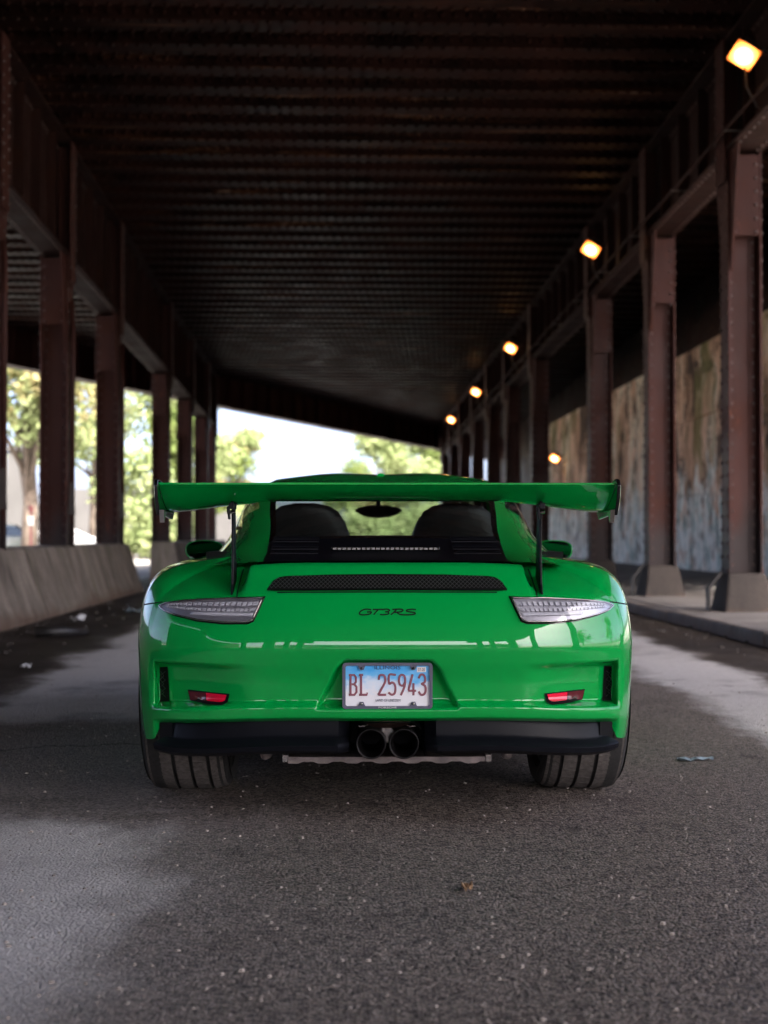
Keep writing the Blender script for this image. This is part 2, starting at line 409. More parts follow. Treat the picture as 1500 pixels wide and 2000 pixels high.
for i, (yb, t) in enumerate(left_rows):
    c = column(XL, yb, HBL, 0.0, 'brown steel column, left row, ' + t, 'left row of columns', False, 1)
    if i < 3:
        MB().tube([(.25, -.1, .7), (.25, -.1, 3.9 - .2*i), (.22, -.02, 4.2)], .035, 8).build('conduit', 'steel', c, smooth=True)
        MB().prism([(-.05, 1.05), (.05, 1.05), (.02, 1.5), (-.02, 1.5)], 'y', -.15, -.13).build('conduit_cover', 'pale_metal' if 'pale_metal' in MAT else 'footing', c, loc=(.25, 0, .2))
right_rows = [(15.4, 'at the right edge of the picture, nearest and widest'), (19.35, 'second from the right edge, on a grey concrete footing'),
              (23.8, 'third from the right edge, directly right of the wing tip'), (30.9, 'fourth from the right edge'), (35.7, 'fifth from the right edge'),
              (40.0, 'sixth from the right edge'), (44.5, 'seventh from the right edge'), (49.0, 'eighth from the right edge'), (53.5, 'second to last'), (57.5, 'last one, beside the bright far mouth')]
for yb, t in right_rows:
    column(XR, yb, HBR, .128, 'reddish steel column, right row, ' + t, 'right row of columns', True, -1)

for yb in (-16.0, -11.5, -7.3, -3.0, 2.0, 6.6, 11.0):      # bents beside and behind the viewpoint, out of the frame
    column(XL, yb, HBL, 0.0, 'brown steel column beside the viewpoint, outside the left edge of the picture', 'left columns beside the viewpoint', False, 1)
    column(XR, yb, HBR, .128 if yb > -5.5 else 0.0, 'reddish steel column beside the viewpoint, outside the right edge of the picture', 'right columns beside the viewpoint', True, -1)

# retaining wall of the right bay
wall = tag(empty('retaining_wall', (7.0, 0, 0)), 'stained concrete retaining wall with pale blue paint behind the right columns', 'wall')
yy = 18.0
while yy < 46:
    for z0, z1 in ((.0, 1.75), (1.75, 3.25), (3.25, 4.65)):
        d = random.uniform(-.012, .012)
        MB().box(d, .5, yy+.012, yy+3.0-.012, z0+.01, z1-.01).build('panel', 'retaining', wall, bevel=.012)
    yy += 3.0
MB().box(.05, .55, 18, 48, 0, 4.62).build('core', 'retaining', wall)
MB().box(.56, .9, 18, 64, 0, 6.9).build('back_wall', 'deck', wall)

bw = tag(MB().box(-14.6, -14.0, -22, 3, -.02, 6.6).build('light_block_wall', 'footing'), 'unseen wall added to darken the left bay behind the viewpoint', 'wall')  # unseen, added to keep bright daylight from the left off the car

# ------------------------------------------------------------------ concrete barriers
def barrier(y0, y1, label, prof=None):
    prof = prof or [(-3.36, 0), (-3.36, .07), (-3.43, .25), (-3.60, .80), (-3.63, .83), (-4.12, .83), (-4.15, .80), (-4.25, .28), (-4.4, .09), (-4.4, 0)]
    ym = (y0 + y1) / 2
    n = 14; vs = []; fs = []; k = len(prof)
    for j in range(n + 1):
        t = y0 + (y1 - y0) * j / n - ym
        for (x, z) in prof:
            w = random.uniform(-.002, .002) if 0 < z < .81 else 0
            vs.append((x + w, t, z))
    for j in range(n):
        for i in range(k - 1): fs.append((j*k+i, (j+1)*k+i, (j+1)*k+i+1, j*k+i+1))
    fs.append(tuple(range(k))); fs.append(tuple(range(n*k, (n+1)*k))[::-1])
    o = MB().add(vs, fs).build('concrete_barrier', 'barrier', None, loc=(0, ym, 0), bevel=.02)
    return tag(o, label, 'barrier', 'concrete barriers along the left columns')
barrier(5.0, 16.2, 'weathered concrete road barrier cut by the left picture edge')
barrier(16.23, 24.3, 'streaked concrete road barrier ending just left of the green car')
barrier(30.2, 44.0, 'narrow concrete barrier beyond the gap, behind the left mirror of the car', [(-3.30,0),(-3.30,.09),(-3.40,.28),(-3.50,.80),(-3.53,.83),(-4.0,.83),(-4.02,.80),(-4.04,0)])

# ------------------------------------------------------------------ floodlights and conduit on the right girder
MAT['lamp_metal'] = plain('lamp_housing', (.06, .045, .04), .5, noise=.3)
t = NT('lit_lamp_glass'); ob = t.n('SeparateXYZ', Vector=t.obj()); rr = t.math('SQRT', t.math('ADD', t.math('MULTIPLY', ob.outputs[0], ob.outputs[0]), t.math('MULTIPLY', ob.outputs[1], ob.outputs[1])))
gl = t.ramp(t.math('DIVIDE', rr, .2), [(.25, (1, .58, .22)), (.6, (1, .30, .05)), (.95, (.6, .09, .01))])
t.out(Base_Color=(1, .6, .25), Emission_Color=gl, Emission_Strength=t.ramp(t.math('DIVIDE', rr, .2), [(.1, 6.0), (.55, 1.2), (.95, .5)]), Roughness=.3); MAT['lit'] = t.m
def floodlight(X, y, h, s, label, grp='floodlights along the right girder'):
    f = tag(empty('floodlight', (X, y, hz(h, y)), (0, 0, 0)), label, 'lamp', grp)
    hs = MB().add([(-.16,-.15,-.12),(.16,-.15,-.12),(.16,.15,-.12),(-.16,.15,-.12),(-.09,-.09,.12),(.09,-.09,.12),(.09,.09,.12),(-.09,.09,.12)],
                  [(4,5,6,7),(0,1,5,4),(1,2,6,5),(2,3,7,6),(3,0,4,7)])
    h_ = hs.build('housing', 'lamp_metal', f, bevel=.01)
    g = MB().box(-.15, .15, -.14, .14, -.135, -.1).build('lamp_glass', 'lit', f, bevel=.03)
    for o in (h_, g): o.rotation_euler = (R(-38), R(30), 0); o.scale = (s, s, s); o.location = (.07, 0, .12)
    MB().tube([(.10, .03, .10), (.26, .05, .16), (.40, .05, .10)], .02, 6).build('bracket', 'lamp_metal', f)
    MB().tube([(.05, 0, .08), (.08, .02, -.25), (.20, .04, -.45), (.38, .04, -.55)], .010, 6).build('cable', 'lamp_metal', f)
    return f
def lamp_at(px, py, X):                      # X across the road and the two image lines give distance and height
    y = X * 2720 / (px - 658); return y, (1107 - py) * y / 2720
for px_, py_, lab in ((1455, 108, 'lit orange floodlight at the upper right corner, the largest one'), (1153, 490, 'lit orange floodlight, second from the upper right corner'),
                      (996, 683, 'lit orange floodlight, third along the right girder'), (928, 768, 'lit orange floodlight, fourth along the right girder'),
                      (880, 822, 'lit orange floodlight, farthest along the right girder')):
    yl, hl = lamp_at(px_, py_, 4.16)
    floodlight(4.16, yl, hl, .88, lab)
yl = 45.0; floodlight(6.7, 42.9, (1107-898)*42.9/2720, .9, 'small lit orange lamp low on the retaining wall', 'wall lamps')
cd = vroot('conduit_pipe'); tag(cd, 'thin grey conduit running along the right girder under the floodlights', 'pipe')
MB().tube([(4.20, y_, 4.72 + .012*math.sin(y_)) for y_ in np.arange(-19, 58, 1.0)], .017, 6).build('pipe', 'girder', cd, smooth=True)
for y_ in np.arange(-4.5, 57, 2.4): MB().box(4.17, 4.5, y_-.02, y_+.02, 4.69, 4.70).build('clip', 'lamp_metal', cd)

# ------------------------------------------------------------------ the green sports car (local: x right, y forward from the rear axle, z up)
CAR = empty('sports_car', (.183, 5.397, 0), (0, 0, R(-1.07)))
tag(CAR, 'bright green sports car with a tall rear wing, seen from behind on the road', 'car')

t = NT('green_paint')
t.out(Base_Color=(.0, .30, .05), Roughness=.35, Coat_Weight=1.0, Coat_Roughness=.01, Coat_IOR=1.6, Specular_IOR_Level=.05); MAT['green'] = t.m
MAT['black_plastic'] = plain('black_plastic', (.004, .0045, .007), .40, spec=.16, noise=.15, bump=.08, bscale=500)
MAT['gloss_black'] = plain('gloss_black', (.006, .006, .007), .12, coat=.6)
MAT['matt_black'] = plain('matt_black', (.004, .004, .0045), .7, spec=.15)
MAT['rubber'] = plain('tyre_rubber', (.022, .021, .020), .78, noise=.35, nscale=60, bump=.25, bscale=300)
MAT['dusty_rubber'] = plain('dusty_tread', (.095, .083, .075), .88, noise=.35, nscale=70, bump=.4, bscale=250)
MAT['alloy'] = plain('alloy', (.10, .10, .105), .3, metal=1)
MAT['chrome'] = plain('brushed_steel', (.5, .46, .44), .22, metal=1)
MAT['copper'] = plain('heat_tinted_steel', (.62, .40, .33), .3, metal=1, noise=.3, nscale=20)
MAT['pipe_core'] = plain('sooty_steel', (.045, .024, .02), .7, metal=.4)
MAT['pipe_black'] = plain('black_chrome', (.02, .019, .019), .5, metal=1)
MAT['silver'] = plain('lamp_reflector', (.42, .42, .45), .3, metal=.7)
MAT['led'] = plain('clear_led', (.55, .55, .58), .2)
MAT['brake_cell'] = plain('unlit_brake_lamp', (.22, .21, .21), .3)
MAT['red_lens'] = plain('red_reflector', (.75, .003, .04), .18, coat=1)
MAT['dark_red_lens'] = plain('dark_red_lens', (.10, .012, .018), .15, coat=1)
MAT['alu'] = plain('dull_aluminium', (.20, .165, .155), .6, metal=.4, noise=.45, nscale=14)

def glass(name, tint, ior=1.5, f0=None):
    t = NT(name); tr = t.n('BsdfTransparent', Color=(*tint, 1)); gl = t.n('BsdfGlossy', Color=(1, 1, 1, 1), Roughness=.01)
    bf = t.n('NewGeometry').outputs['Backfacing']
    fr = t.n('Fresnel', IOR=t.math('ADD', ior, t.math('MULTIPLY', bf, 1/ior - ior))); mx = t.n('MixShader', i0=fr, i1=tr, i2=gl)
    t.t.links.new(mx.outputs[0], t.t.nodes['Material Output'].inputs[0]); return t.m
MAT['glass'] = glass('window_glass', (.62, .68, .66))
MAT['lens'] = glass('clear_lens', (.9, .9, .93), 1.7)

def pchip(xk, yk, x):
    xk = np.asarray(xk, float); yk = np.asarray(yk, float); h = np.diff(xk); d = np.diff(yk, axis=0) / (h[:, None] if yk.ndim > 1 else h)
    m = np.zeros_like(yk)
    hh = h[:, None] if yk.ndim > 1 else h
    w1 = 2 * hh[1:] + hh[:-1]; w2 = hh[1:] + 2 * hh[:-1]
    ok = d[:-1] * d[1:] > 0
    with np.errstate(divide='ignore', invalid='ignore'):
        mm = (w1 + w2) / (w1 / d[:-1] + w2 / d[1:])
    m[1:-1] = np.where(ok, mm, 0); m[0] = d[0]; m[-1] = d[-1]
    i = np.clip(np.searchsorted(xk, x, side='right') - 1, 0, len(xk) - 2)
    s = (x - xk[i]) / h[i]; H = h[i]
    if yk.ndim > 1: s = s[:, None]; H = H[:, None]
    return yk[i]*(1+2*s)*(1-s)**2 + m[i]*H*s*(1-s)**2 + yk[i+1]*s*s*(3-2*s) + m[i+1]*H*s*s*(s-1)
def catmull(xk, yk, x):
    xk = np.asarray(xk, float); yk = np.asarray(yk, float)
    m = np.gradient(yk, xk, axis=0)
    i = np.clip(np.searchsorted(xk, x, side='right') - 1, 0, len(xk) - 2)
    H = (xk[i+1] - xk[i])[:, None]; s = ((x - xk[i]) / (xk[i+1] - xk[i]))[:, None]
    return yk[i]*(1+2*s)*(1-s)**2 + m[i]*H*s*(1-s)**2 + yk[i+1]*s*s*(3-2*s) + m[i+1]*H*s*s*(s-1)
def sstep(a, b, x): s = np.clip((x - a) / (b - a), 0, 1); return s*s*(3-2*s)

# plan outline (right half) from rear centre round to front centre
plan = np.array([(0,-.780),(.12,-.779),(.25,-.775),(.38,-.766),(.50,-.75),(.61,-.722),(.70,-.682),(.775,-.635),(.84,-.565),(.887,-.47),(.915,-.35),(.932,-.22),(.938,-.08),
                 (.94,.05),(.936,.20),(.925,.38),(.90,.60),(.875,.85),(.862,1.2),(.866,1.6),(.89,1.95),(.908,2.25),(.912,2.5),(.902,2.72),(.872,2.92),(.815,3.1),(.72,3.25),(.58,3.35),(.40,3.415),(.20,3.445),(0,3.455)])
plan[:, 0] *= np.interp(plan[:, 0], [0, .6, .94], [1, 1, .975])
seg = np.r_[0, np.cumsum(np.linalg.norm(np.diff(plan, axis=0), axis=1))]
def s_at(x=None, i=None): return seg[i]
# level tables: inward offset d, height z
T = {}
lid = dict(d=[.050,.014,.010,.028,.026,.007,.0,.010,.028,.054,.104,.132,.152,.24,.40], z=[.345,.362,.392,.418,.47,.545,.59,.65,.71,.768,.828,.866,.873,.860,.872])
T[0.0] = lid; T[.25] = lid
T[.49] = dict(d=[.050,.014,.010,.028,.026,.007,.0,.010,.028,.054,.104,.132,.152,.24,.40], z=[.340,.357,.387,.413,.468,.545,.59,.645,.70,.762,.822,.858,.865,.858,.872])
T[.53] = dict(d=[.050,.014,.010,.028,.026,.007,.0,.010,.028,.060,.155,.25,.36,.46,.60], z=[.338,.355,.384,.410,.466,.545,.59,.645,.70,.758,.803,.834,.858,.872,.888])
T[.70] = dict(d=[.050,.014,.010,.024,.022,.006,.0,.009,.026,.055,.138,.225,.32,.42,.54], z=[.328,.346,.373,.399,.458,.54,.59,.645,.695,.748,.800,.834,.858,.872,.888])
T[.865] = dict(d=[.045,.014,.010,.018,.016,.004,.0,.007,.022,.048,.12,.195,.28,.37,.48], z=[.314,.334,.362,.388,.452,.54,.59,.645,.695,.748,.800,.834,.858,.872,.888])
T[.895] = dict(d=[.03,.02,.012,.008,.005,.002,.0,.004,.018,.044,.11,.18,.26,.35,.45], z=[.262,.30,.35,.40,.46,.54,.59,.645,.70,.755,.808,.839,.861,.875,.889])
T[1.05] = dict(d=[.024,.016,.010,.007,.004,.001,.0,.006,.017,.040,.090,.156,.238,.33,.43], z=[.245,.29,.34,.395,.46,.54,.59,.66,.722,.784,.836,.862,.877,.889,.896])
axle = dict(d=[.035,.025,.016,.010,.004,.001,.0,.006,.018,.040,.086,.150,.230,.325,.43], z=[.20,.25,.30,.36,.45,.53,.60,.67,.733,.793,.843,.868,.881,.893,.90])
T[float(seg[12])] = axle; T[float(seg[14])] = axle
T[float(seg[16])] = dict(d=[.04,.01,.0,.02,.03,.02,.0,.0,.008,.026,.06,.10,.14,.19,.25], z=[.13,.16,.21,.29,.40,.50,.59,.655,.715,.77,.822,.85,.87,.885,.90])
T[float(seg[18])] = dict(d=[.04,.005,.0,.03,.045,.035,.015,.0,.003,.02,.045,.07,.10,.14,.20], z=[.13,.16,.21,.29,.40,.50,.60,.665,.725,.775,.822,.85,.87,.885,.90])
T[float(seg[20])] = dict(d=[.04,.005,.0,.02,.03,.02,.005,.0,.012,.035,.075,.115,.15,.20,.27], z=[.13,.16,.21,.29,.39,.49,.575,.635,.69,.738,.785,.815,.84,.858,.875])
T[float(seg[22])] = dict(d=[.03,.02,.012,.008,.004,.0,.0,.010,.03,.06,.11,.17,.23,.31,.42], z=[.20,.25,.30,.36,.43,.51,.575,.635,.69,.735,.775,.80,.812,.825,.845])
T[float(seg[25])] = dict(d=[.05,.015,.0,.005,.01,.01,.01,.025,.05,.09,.17,.27,.40,.56,.76], z=[.14,.16,.21,.27,.34,.42,.49,.56,.62,.665,.71,.74,.77,.81,.86])
frontc = dict(d=[.06,.02,.0,.01,.02,.02,.012,.03,.08,.16,.28,.40,.54,.74,1.0], z=[.13,.15,.20,.26,.33,.40,.47,.53,.58,.62,.66,.69,.73,.79,.885])
T[float(seg[28])] = frontc; T[float(seg[30])] = frontc
keys = sorted(T)
NU = 420
uu = np.concatenate([np.linspace(0, 1.2, 190, endpoint=False), np.linspace(1.2, seg[-1], NU - 190)])
P = catmull(seg, plan, uu); eps = 1e-3
tg = catmull(seg, plan, np.minimum(uu + eps, seg[-1])) - catmull(seg, plan, np.maximum(uu - eps, 0))
tg /= np.linalg.norm(tg, axis=1)[:, None]
nr = np.stack([tg[:, 1], -tg[:, 0]], 1)                 # outward
nr[0] = (0, -1); nr[-1] = (0, 1)
D = pchip(keys, np.array([T[k]['d'] for k in keys]), uu); Z = pchip(keys, np.array([T[k]['z'] for k in keys]), uu)
NLV = D.shape[1]; vv = np.arange(NLV, dtype=float); NV = 120
R_ARCH = .365
def smooth_cols(A, w):                                  # soften the tables along the car outside the lid step
    return A
rows = []
for i in range(NU):
    def ev(v): return np.stack([pchip(vv, D[i], v), pchip(vv, Z[i], v)], 1)
    v = np.linspace(0, NLV - 1, NV); q = ev(v)
    y = P[i, 1]
    zb = None
    for ya in (0.0, 2.456):
        if abs(y - ya) < R_ARCH and .8 < P[i, 0]: zb = .350 + math.sqrt(max(R_ARCH**2 - (y - ya)**2, 0))
    if zb is not None and zb > q[0, 1]:
        v0 = np.interp(zb, q[:, 1], v); q = ev(np.linspace(v0, NLV - 1, NV))
    rows.append(np.c_[P[i, 0] - nr[i, 0]*q[:, 0], P[i, 1] - nr[i, 1]*q[:, 0], q[:, 1]])
G = np.array(rows)                                      # NU x NV x 3
G[0, :, 0] = 0; G[-1, :, 0] = 0
G[:, :, 0] = np.maximum(G[:, :, 0], 0)
# relief of the rear bumper: number plate recess and the outer vent pockets
X, Y_, Zg = G[..., 0], G[..., 1], G[..., 2]
rear = (Y_ < -.3)
hw = np.interp(Zg, [.36, .40, .47, .52, .545], [.245, .228, .19, .168, .145])
rec = sstep(.010, -.010, X - hw) * sstep(.556, .538, Zg) * sstep(.385, .402, Zg)
pock = sstep(.44, .72, X) * sstep(.802, .792, X) * sstep(.535, .518, Zg) * sstep(-.007, .007, Zg - np.interp(X, [.44, .80], [.410, .380]))
pock2 = sstep(.73, .745, X) * sstep(.806, .798, X) * sstep(.525, .513, Zg) * sstep(.364, .374, Zg)
G[..., 1] += np.where(rear, rec*.040 + pock*.075, 0)
def grid_faces(nu, nv, off=0, flip=False):
    f = []
    for i in range(nu - 1):
        for j in range(nv - 1):
            a, b, c, d = i*nv+j, (i+1)*nv+j, (i+1)*nv+j+1, i*nv+j+1
            f.append((a, d, c, b) if flip else (a, b, c, d))
    return f
Vr = G.reshape(-1, 3); Vl = Vr * np.array([-1, 1, 1])
body_v = [tuple(p) for p in Vr] + [tuple(p) for p in Vl]
f1 = grid_faces(NU, NV); nV = len(Vr)
body_f = f1 + [tuple(i + nV for i in f[::-1]) for f in f1]
bm_ = MB().add(body_v, body_f)
me = bm_.mesh('body_shell', 'green', True)
import bmesh
bb = bmesh.new(); bb.from_mesh(me); bmesh.ops.remove_doubles(bb, verts=bb.verts, dist=1e-5); bmesh.ops.recalc_face_normals(bb, faces=bb.faces); bb.to_mesh(me); bb.free(); me.shade_smooth()
body = put('body_shell', me, CAR)
BVH = BVHTree.FromPolygons([Vector(p) for p in body_v], body_f)
def on(x, z, off=0.0):
    """point of the rear surface seen from straight behind, lifted by off along the surface normal"""
    h, n, i, d = BVH.ray_cast(Vector((x, -3, z)), Vector((0, 1, 0)))
    if h is None: return Vector((x, -.5, z))
    if n.y > 0: n = -n
    return h + n * off
def patch(name, mat, parent, bottom, top, ns, nt, off, x_sign=1, smooth=True, thick=None):
    """sheet on the body between two (x,z) curves"""
    bx, tx = np.array(bottom), np.array(top)
    sb, st_ = np.linspace(0, 1, len(bx)), np.linspace(0, 1, len(tx)); m = MB(); vs = []
    for s in np.linspace(0, 1, ns):
        b = np.array([np.interp(s, sb, bx[:, k]) for k in (0, 1)]); tt = np.array([np.interp(s, st_, tx[:, k]) for k in (0, 1)])
        for w in np.linspace(0, 1, nt):
            q = b*(1-w) + tt*w; p = on(q[0], q[1], off); vs.append((p.x*x_sign, p.y, p.z))
    m.add(vs, grid_faces(ns, nt, flip=x_sign < 0))
    o = m.build(name, mat, parent, smooth)
    if thick:
        md = o.modifiers.new('solid', 'SOLIDIFY'); md.thickness = thick; md.offset = 1
    return o
def ribbon(name, mat, parent, pts, w, off, step=.01):
    """thin strip along an (x,z) polyline laid on the body"""
    pts = [Vector((p[0], p[1])) for p in pts]; fine = []
    for a, b in zip(pts[:-1], pts[1:]):
        n = max(1, int((b - a).length / step)); fine += [a.lerp(b, k / n) for k in range(n)]
    fine.append(pts[-1]); vs = []
    for i, p in enumerate(fine):
        d = (fine[min(i+1, len(fine)-1)] - fine[max(i-1, 0)]).normalized(); nrm = Vector((-d.y, d.x))
        for s in (-1, 1):
            q = p + nrm * s * w / 2; vs.append(on(q.x, q.y, off))
    return MB().add(vs, [(2*i, 2*i+1, 2*i+3, 2*i+2) for i in range(len(fine)-1)]).build(name, mat, parent, True)

# ---- black diffuser under the bumper, following the same plan
def plan_at(x):
    i = np.searchsorted(plan[:10, 0], x); i = min(max(i, 1), 9)
    s = np.interp(x, plan[:10, 0], seg[:10]); p = catmull(seg, plan, np.array([s]))[0]
    t1 = catmull(seg, plan, np.array([s + eps]))[0] - catmull(seg, plan, np.array([max(s - eps, 0)]))[0]; t1 /= np.linalg.norm(t1)
    return p, np.array([t1[1], -t1[0]])
def diffuser(sx):
    xs = np.r_[np.linspace(.128, .74, 34), np.linspace(.75, .795, 6)]; vs = []
    for x in xs:
        p, n = plan_at(x)
        e = sstep(.128, .165, x)                          # rounds into the exhaust opening
        up = sstep(.70, .86, x)                           # the lip sweeps up at the corner
        prof = [(.060, .350), (.052, .335), (.048, .300), (.040, .288), (.004, .276), (-.004, .268), (.0, .252), (.02, .240), (.09, .232), (.40, .225)]
        for d, z in prof:
            z2 = z - .022*sstep(.30, .78, x) + (.008 * up if z < .29 else 0)
            d2 = d + (1 - e) * .05 - (.0 if z > .29 else .0)
            q = p - n * d2; vs.append((sx * q[0], q[1], z2))
    o = MB().add(vs, grid_faces(len(xs), 10, flip=sx < 0)).build('diffuser', 'black_plastic', CAR, True)
    o.data.set_sharp_from_angle(angle=R(40)); return o
diffuser(1); diffuser(-1)
# exhaust opening
vs = []
arch = [(-.125,.225),(-.125,.28),(-.115,.315),(-.09,.338),(.09,.338),(.115,.315),(.125,.28),(.125,.225)]
m = MB()
for y_ in (-.735, -.50): vs += [(x, y_, z) for x, z in arch]
m.add(vs, [(i, i+1, i+9, i+8) for i in range(7)] + [tuple(range(8, 16))])
m.build('exhaust_recess', 'matt_black', CAR)
MB().lathe([(-.0, .0), (0, .062), (.10, .068), (.14, .068)], (0, -.70, .345), 'y', 32).build('heat_shield', 'copper', CAR, True).scale = (1.3, 1, .42)
bpy.data.objects['heat_shield'].location = (0, 0, .198)
for s in (-1, 1):
    ep = MB().lathe([(.28,.046),(.0,.051),(-.012,.0505),(-.014,.047),(-.004,.043),(.0,.041),(.02,.036),(.022,.034),(.24,.034)], (s*.0545, -.745, .272), 'y', 40).build('exhaust_pipe', 'pipe_black', CAR, True)
    MB().lathe([(0, 0), (0, .034)], (s*.0545, -.53, .272), 'y', 24).build('pipe_core', 'pipe_core', ep)
MB().box(-.02, .02, -.66, -.64, .262, .318).box(-.10, .10, -.655, -.645, .312, .322).build('pipe_bracket', 'chrome', CAR, bevel=.004)

# ---- seams on the bodywork
SEAM = 'matt_black'
for s in (-1, 1):
    ribbon('panel_gap', SEAM, CAR, [(s*x, z) for x, z in ((.37, .7735), (.30, .7745), (.0, .7755))], .0045, .0008)
    ribbon('panel_gap', SEAM, CAR, [(s*x, z) for x, z in ((.505, .846), (.506, .80), (.507, .757))], .005, .0012)
    ribbon('panel_gap', SEAM, CAR, [(s*x, z) for x, z in ((.775, .735), (.82, .728), (.86, .72))], .004, .0012)

# ---- tail lights
def tail(s):
    bot = [(.446,.676),(.466,.668),(.55,.667),(.64,.674),(.72,.690),(.765,.704),(.782,.717)]
    top = [(.408,.760),(.43,.7585),(.52,.756),(.62,.750),(.70,.742),(.76,.732),(.784,.722)]
    def shrink(k):
        b = np.array(bot); tt = np.array(top); c = (b + tt) / 2
        b2 = b + (c - b) * k; t2 = tt + (c - tt) * k
        mid = np.array([(.60, .708)])
        return mid + (b2 - mid) * (1 - .06*k/.2), mid + (t2 - mid) * (1 - .06*k/.2)
    root = patch('tail_light', 'gloss_black', CAR, bot, top, 36, 10, .003, s)
    b1, t1 = shrink(.10)
    rf = patch('reflector_bowl', 'silver', root, b1, t1, 36, 10, .0055, s)
    b2, t2 = shrink(.16)
    patch('lens', 'lens', root, *shrink(.06), 36, 10, .016, s)
    b3, t3 = shrink(.12); edge = [tuple(q) for q in b3] + [tuple(q) for q in t3[::-1]]; edge.append(edge[0]); pts = []
    for q0, q1 in zip(edge[:-1], edge[1:]):
        for k in range(6): pts.append(on(q0[0] + (q1[0]-q0[0])*k/6, q0[1] + (q1[1]-q0[1])*k/6, .010))
    MB().tube([(s*p.x, p.y, p.z) for p in pts + [pts[0]]], .0026, 6).build('bezel', 'chrome', root, True)
    # lamp rows inside
    for r, (w0, w1, n) in enumerate(((.68, .86, 22), (.42, .56, 26), (.14, .30, 1))):
        for k in range(n):
            a, c = .03 + .80*k/n, .03 + .80*(k + .66)/n
            def cur(sv, w):
                b = np.array([np.interp(sv, np.linspace(0,1,7), b2[:, q]) for q in (0,1)]); tt = np.array([np.interp(sv, np.linspace(0,1,7), t2[:, q]) for q in (0,1)])
                return tuple(b*(1-w) + tt*w)
            patch('lamp_cell', 'led', rf, [cur(a, w0), cur(c, w0)], [cur(a, w1), cur(c, w1)], 2 if n > 1 else 24, 2 if n > 1 else 4, .009, s, n == 1, .003)
    return root
tail(-1)['label'] = 'left tail light with grey clear lens'; tail(1)['label'] = 'right tail light mirroring bright daylight'

# ---- rear reflectors in the bumper pockets
for s in (-1, 1):
    o = patch('rear_reflector', 'matt_black', CAR, [(.535,0.4030),(.55,0.3940),(.60,0.3940),(.672,0.3960)], [(.528,0.4330),(.56,0.4340),(.62,0.4350),(.682,0.4360)], 12, 5, .004, s)
    patch('red_lens', 'red_lens', o, [(.545,0.4030),(.555,0.3985),(.58,0.3980),(.610,0.3980)], [(.536,0.4295),(.56,0.4305),(.58,0.4310),(.610,0.4315)], 8, 4, .008, s)
    patch('fog_lens', 'dark_red_lens', o, [(.612,0.3980),(.64,0.3990),(.668,0.4000)], [(.612,0.4315),(.64,0.4320),(.676,0.4325)], 8, 4, .008, s)

# ---- meshes: engine grille and side vents
def hexmesh(name, parent, bottom, top, pitch, w, off, s=1, slope=.9):
    """crossing wires between two (x,z) curves, on the body"""
    bx, tx = np.array(bottom), np.array(top); m = MB()
    x0, x1 = min(bx[:,0].min(), tx[:,0].min()), max(bx[:,0].max(), tx[:,0].max())
    def zb(x): return np.interp(x, bx[:,0], bx[:,1])
    def zt(x): return np.interp(x, tx[:,0], tx[:,1], left=-1, right=-1)
    H = max(tx[:,1]) - min(bx[:,1]); zmin = min(bx[:,1])
    for sg in (1, -1):
        x = x0 - H/slope - .02
        while x < x1 + H/slope + .02:
            prev = None
            for k in range(9):
                z = zmin + H*k/8; xx = x + sg*(z - zmin)/slope + (0 if sg > 0 else H/slope)
                ok = x0 <= xx <= x1 and zb(xx) <= z <= zt(xx)
                if ok:
                    p = on(xx, z, off); p2 = on(xx + w, z, off)
                    cur = [(s*p.x, p.y, p.z), (s*p2.x, p2.y, p2.z)]
                    if prev: m.add(prev + cur, [(0, 1, 3, 2)])
                    prev = cur
                else: prev = None
            x += pitch
    return tag(m.build(name, 'wire', parent), kind='stuff')
MAT['wire'] = plain('wire_mesh', (.10, .10, .105), .35, metal=.6)
gb = [(-.405,.779),(-.2,.781),(0,.782),(.2,.781),(.405,.779)]; gt = [(-.405,.784),(-.385,.812),(-.36,.826),(-.2,.832),(0,.834),(.2,.832),(.36,.826),(.385,.812),(.405,.784)]
gr = patch('engine_grille', 'matt_black', CAR, [(x, np.interp(x, *zip(*gb))) for x in np.linspace(-.405,.405,41)], [(x, np.interp(x, *zip(*gt))) for x in np.linspace(-.405,.405,41)], 81, 5, .0015)
hexmesh('wire_mesh', gr, gb, gt, .0145, .0022, .004)
patch('grille_trim', 'gloss_black', gr, [(-.39,.776),(0,.7785),(.39,.776)], [(-.39,.782),(0,.785),(.39,.782)], 41, 2, .006)
for s in (-1, 1):
    vb = [(.752,.388),(.792,.384)]; vt = [(.757,.512),(.792,.506)]
    vt_ = [(.752,.515),(.77,.520),(.796,.505)]
    ve = patch('side_vent', 'matt_black', CAR, vb, vt, 8, 12, .002, s)
    hexmesh('wire_mesh', ve, [(.753,.390),(.791,.388)], [(.758,.510),(.791,.505)], .0125, .002, .006, s, .8)
    MB().add([(s*.735,-.60,.265),(s*.785,-.56,.255),(s*.785,-.56,.32),(s*.735,-.60,.325)], [(0,1,2,3)]).build('lower_vent', 'matt_black', CAR)

